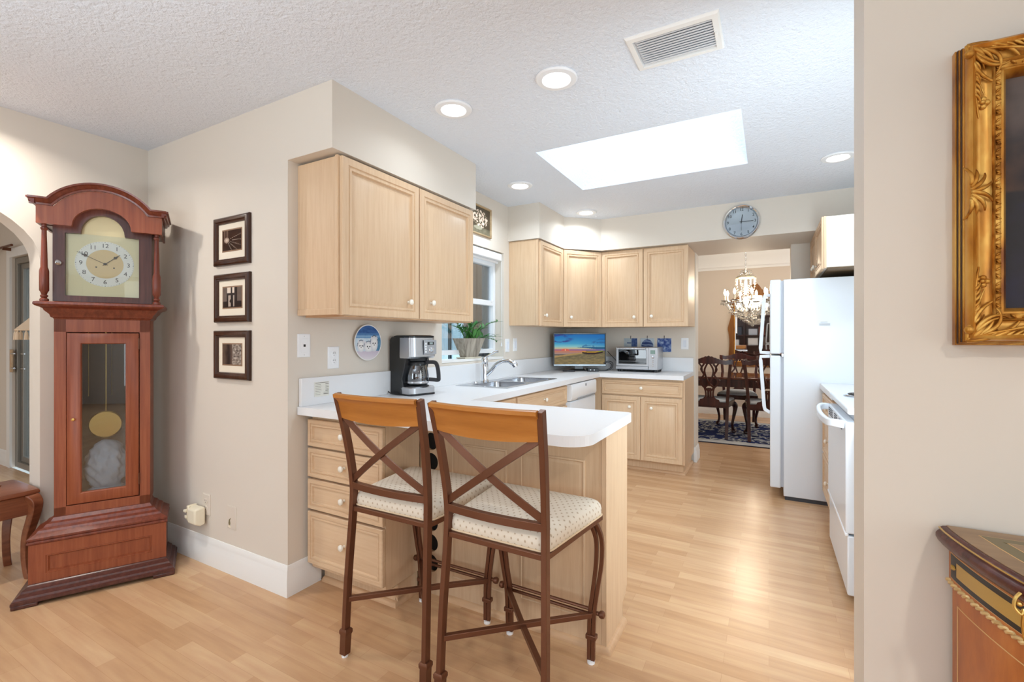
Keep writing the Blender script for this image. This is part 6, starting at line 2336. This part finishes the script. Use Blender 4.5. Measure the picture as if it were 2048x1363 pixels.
for r_i in range(7):
    bm = nb()
    el = radians(8 + 12 * r_i)
    nn_ = max(6, int(20 * cos(el)))
    for k in range(nn_):
        a = 2 * pi * (k + 0.5 * (r_i % 2)) / nn_
        drop(bm, (cx0 + 0.19 * cos(el) * cos(a), cy0 + 0.19 * cos(el) * sin(a), 1.72 - 0.20 * sin(el)), 0.010, 0.032)
    tag(obj('crystal_row', bm, M['crystal'], chd), kind='stuff')
obj('finial_ball', ball(nb(), (cx0, cy0, 1.495), 0.026, 12), M['crystal'], chd)
pl_l = bpy.data.lights.new('chandelier_light', 'POINT')
pl_l.energy = 34
pl_l.color = (1.0, 0.84, 0.64)
pl_l.shadow_soft_size = 0.16
po = bpy.data.objects.new('chandelier_light', pl_l)
po.location = (cx0, cy0, 1.98)
COL.objects.link(po)

# ================================================================ LEFT: THROUGH THE ARCH
tb = thing('side_table', 'low carved wooden side table with cabriole legs standing in the archway', 'table', (-3.55, 0.62, 0))
m_tb = wood('brown_mahogany', (104, 56, 36), (130, 76, 50), (152, 94, 64), 1, 0.3, 24, 0.5)
top = [(-3.385, 0.30), (-3.375, 0.90), (-3.385, 0.955), (-3.43, 0.958), (-3.68, 0.955), (-3.735, 0.945), (-3.73, 0.30)]
bm = loft(nb(), [[(x + (0.012 if x < -3.55 else -0.012) * k, y - 0.012 * k * (1 if y > 0.6 else -1), z) for x, y in top] for k, z in ((1, 0.437), (0, 0.445), (0, 0.455), (0.4, 0.463), (1.4, 0.466))])
obj('tabletop', bm, m_tb, tb, 0.0)
bm = B(-3.41, -3.395, 0.34, 0.915, 0.335, 0.437)
box(bm, -3.71, -3.695, 0.34, 0.915, 0.335, 0.437)
box(bm, -3.70, -3.41, 0.905, 0.92, 0.335, 0.437)
box(bm, -3.70, -3.41, 0.335, 0.35, 0.335, 0.437)
obj('apron', bm, m_tb, tb, 0.002)
for x, y, sx, sy in ((-3.408, 0.918, 1, 1), (-3.70, 0.912, -1, 1), (-3.408, 0.34, 1, -1), (-3.70, 0.34, -1, -1)):
    pts = smooth_path([(x, y, 0.43), (x + sx * 0.024, y + sy * 0.018, 0.40), (x + sx * 0.018, y + sy * 0.014, 0.33), (x - sx * 0.004, y - sy * 0.004, 0.22), (x - sx * 0.010, y - sy * 0.008, 0.12), (x - sx * 0.002, y - sy * 0.002, 0.03), (x + sx * 0.006, y + sy * 0.004, 0.0)], 4)
    n = len(pts)
    lg = obj('leg', tube(nb(), pts, [(0.026 - 0.010 * min(1, i / (n * 0.6)),) * 2 for i in range(n)], square=True, up=(0, 1, 0)), m_tb, tb, 0.004)
    bm = nb()
    sp_ = [(x + sx * (0.022 + 0.016 * (1 - i / 14) * cos(i * 0.75)), y + sy * 0.022, 0.408 + 0.016 * (1 - i / 14) * sin(i * 0.75)) for i in range(13)]
    tube(bm, sp_, 0.007, 7)
    obj('knee_scroll', bm, m_tb, lg)
ty = thing('handled_tray', 'small tray with a purple arched handle on the low side table', 'tray', (-3.70, 0.78, 0.466))
obj('tray_base', B(-3.715, -3.60, 0.62, 0.865, 0.466, 0.474), m_tb, ty, 0.003)
m_pu = mat('plum_lacquer', (108, 58, 76), 0.3)
pts = smooth_path([(-3.69, 0.735, 0.472), (-3.692, 0.745, 0.50), (-3.694, 0.785, 0.527), (-3.696, 0.83, 0.51), (-3.697, 0.85, 0.472)], 5)
obj('handle', tube(nb(), pts, 0.009, 8), m_pu, ty)

lp_ = thing('floor_lamp', 'cream tasselled lamp shade beyond the arch, partly hidden by the wall', 'lamp', (-4.78, 1.36, 0))
TLm = Matrix.Translation((-4.78, 1.36, 0))
obj('base', lathe(nb(), [(0.0, 0.0), (0.14, 0.0), (0.14, 0.015), (0.05, 0.03), (0.015, 0.05), (0, 0.05)], TLm, 24), M['bronze'], lp_)
obj('pole', cyl(nb(), (-4.78, 1.36, 0.04), (-4.78, 1.36, 1.46), 0.010, 10), M['bronze'], lp_)
m_sh = mat('cream_lamp_fabric', (242, 218, 188), 0.8)
shd = obj('lamp_shade', lathe(nb(), [(0.143, 1.315), (0.146, 1.321), (0.08, 1.395), (0.025, 1.460), (0.02, 1.456), (0.078, 1.389), (0.140, 1.318)], TLm, 20, cap=False), m_sh, lp_)
for k in range(12):
    a = 2 * pi * k / 12 + 0.15
    obj('tassel', lathe(nb(), [(0.003, 1.316), (0.006, 1.305), (0.010, 1.298), (0.013, 1.25), (0.012, 1.248), (0, 1.25)], Matrix.Translation((-4.78 + 0.138 * cos(a), 1.36 + 0.138 * sin(a), 0)), 8), m_sh, shd)

# bookcase in the living room behind the camera, seen in the dining-room mirror
bc = thing('bookcase', 'dark wooden bookcase seen only as a reflection in the dining mirror', 'bookcase', (-0.85, -4.0, 0))
bm = nb()
for x in (-1.75, -0.86, 0.03):
    box(bm, x, x + 0.03, -4.195, -3.85, 0.0, 2.15)
for z in (0.05, 0.55, 0.95, 1.35, 1.75, 2.12):
    box(bm, -1.72, 0.03, -4.195, -3.85, z, z + 0.03)
box(bm, -1.75, 0.06, -4.199, -4.19, 0.0, 2.15)
obj('carcass', bm, m_dm, bc)
KLAB = ['wide cream box high at the left', 'narrow slate box', 'long pale grey box', 'brick red box at the upper right', 'long white box at the lower left', 'ivory box at the lower middle', 'small brown box at the lower right', 'mid grey box on the topmost shelf', 'tan box on the topmost shelf']
for i, (x, z, w, h, cc) in enumerate(((-1.6, 1.38, 0.4, 0.26, (210, 206, 198)), (-1.1, 1.38, 0.16, 0.3, (60, 66, 78)), (-0.7, 1.38, 0.3, 0.22, (196, 200, 206)), (-0.35, 1.38, 0.22, 0.3, (120, 60, 46)), (-1.55, 0.98, 0.5, 0.2, (230, 228, 224)), (-0.72, 0.98, 0.34, 0.26, (224, 220, 214)), (-0.3, 0.98, 0.2, 0.3, (90, 70, 60)), (-1.5, 1.78, 0.3, 0.26, (150, 150, 150)), (-0.7, 1.78, 0.4, 0.24, (176, 160, 140)))):
    bx_ = thing('keepsake_box', KLAB[i] + ' on the bookcase mirrored in the dining room', 'box', (x, -4.0, z), 0, 'keepsakes on the bookcase')
    obj('case', B(x, x + w, -4.1, -3.9, z, z + h), mat('keepsake_%d' % i, cc, 0.5), bx_, 0.005)
    obj('lid', B(x - 0.004, x + w + 0.004, -4.104, -3.896, z + h, z + h + 0.018), bx_.children[0].data.materials[0], bx_, 0.003)
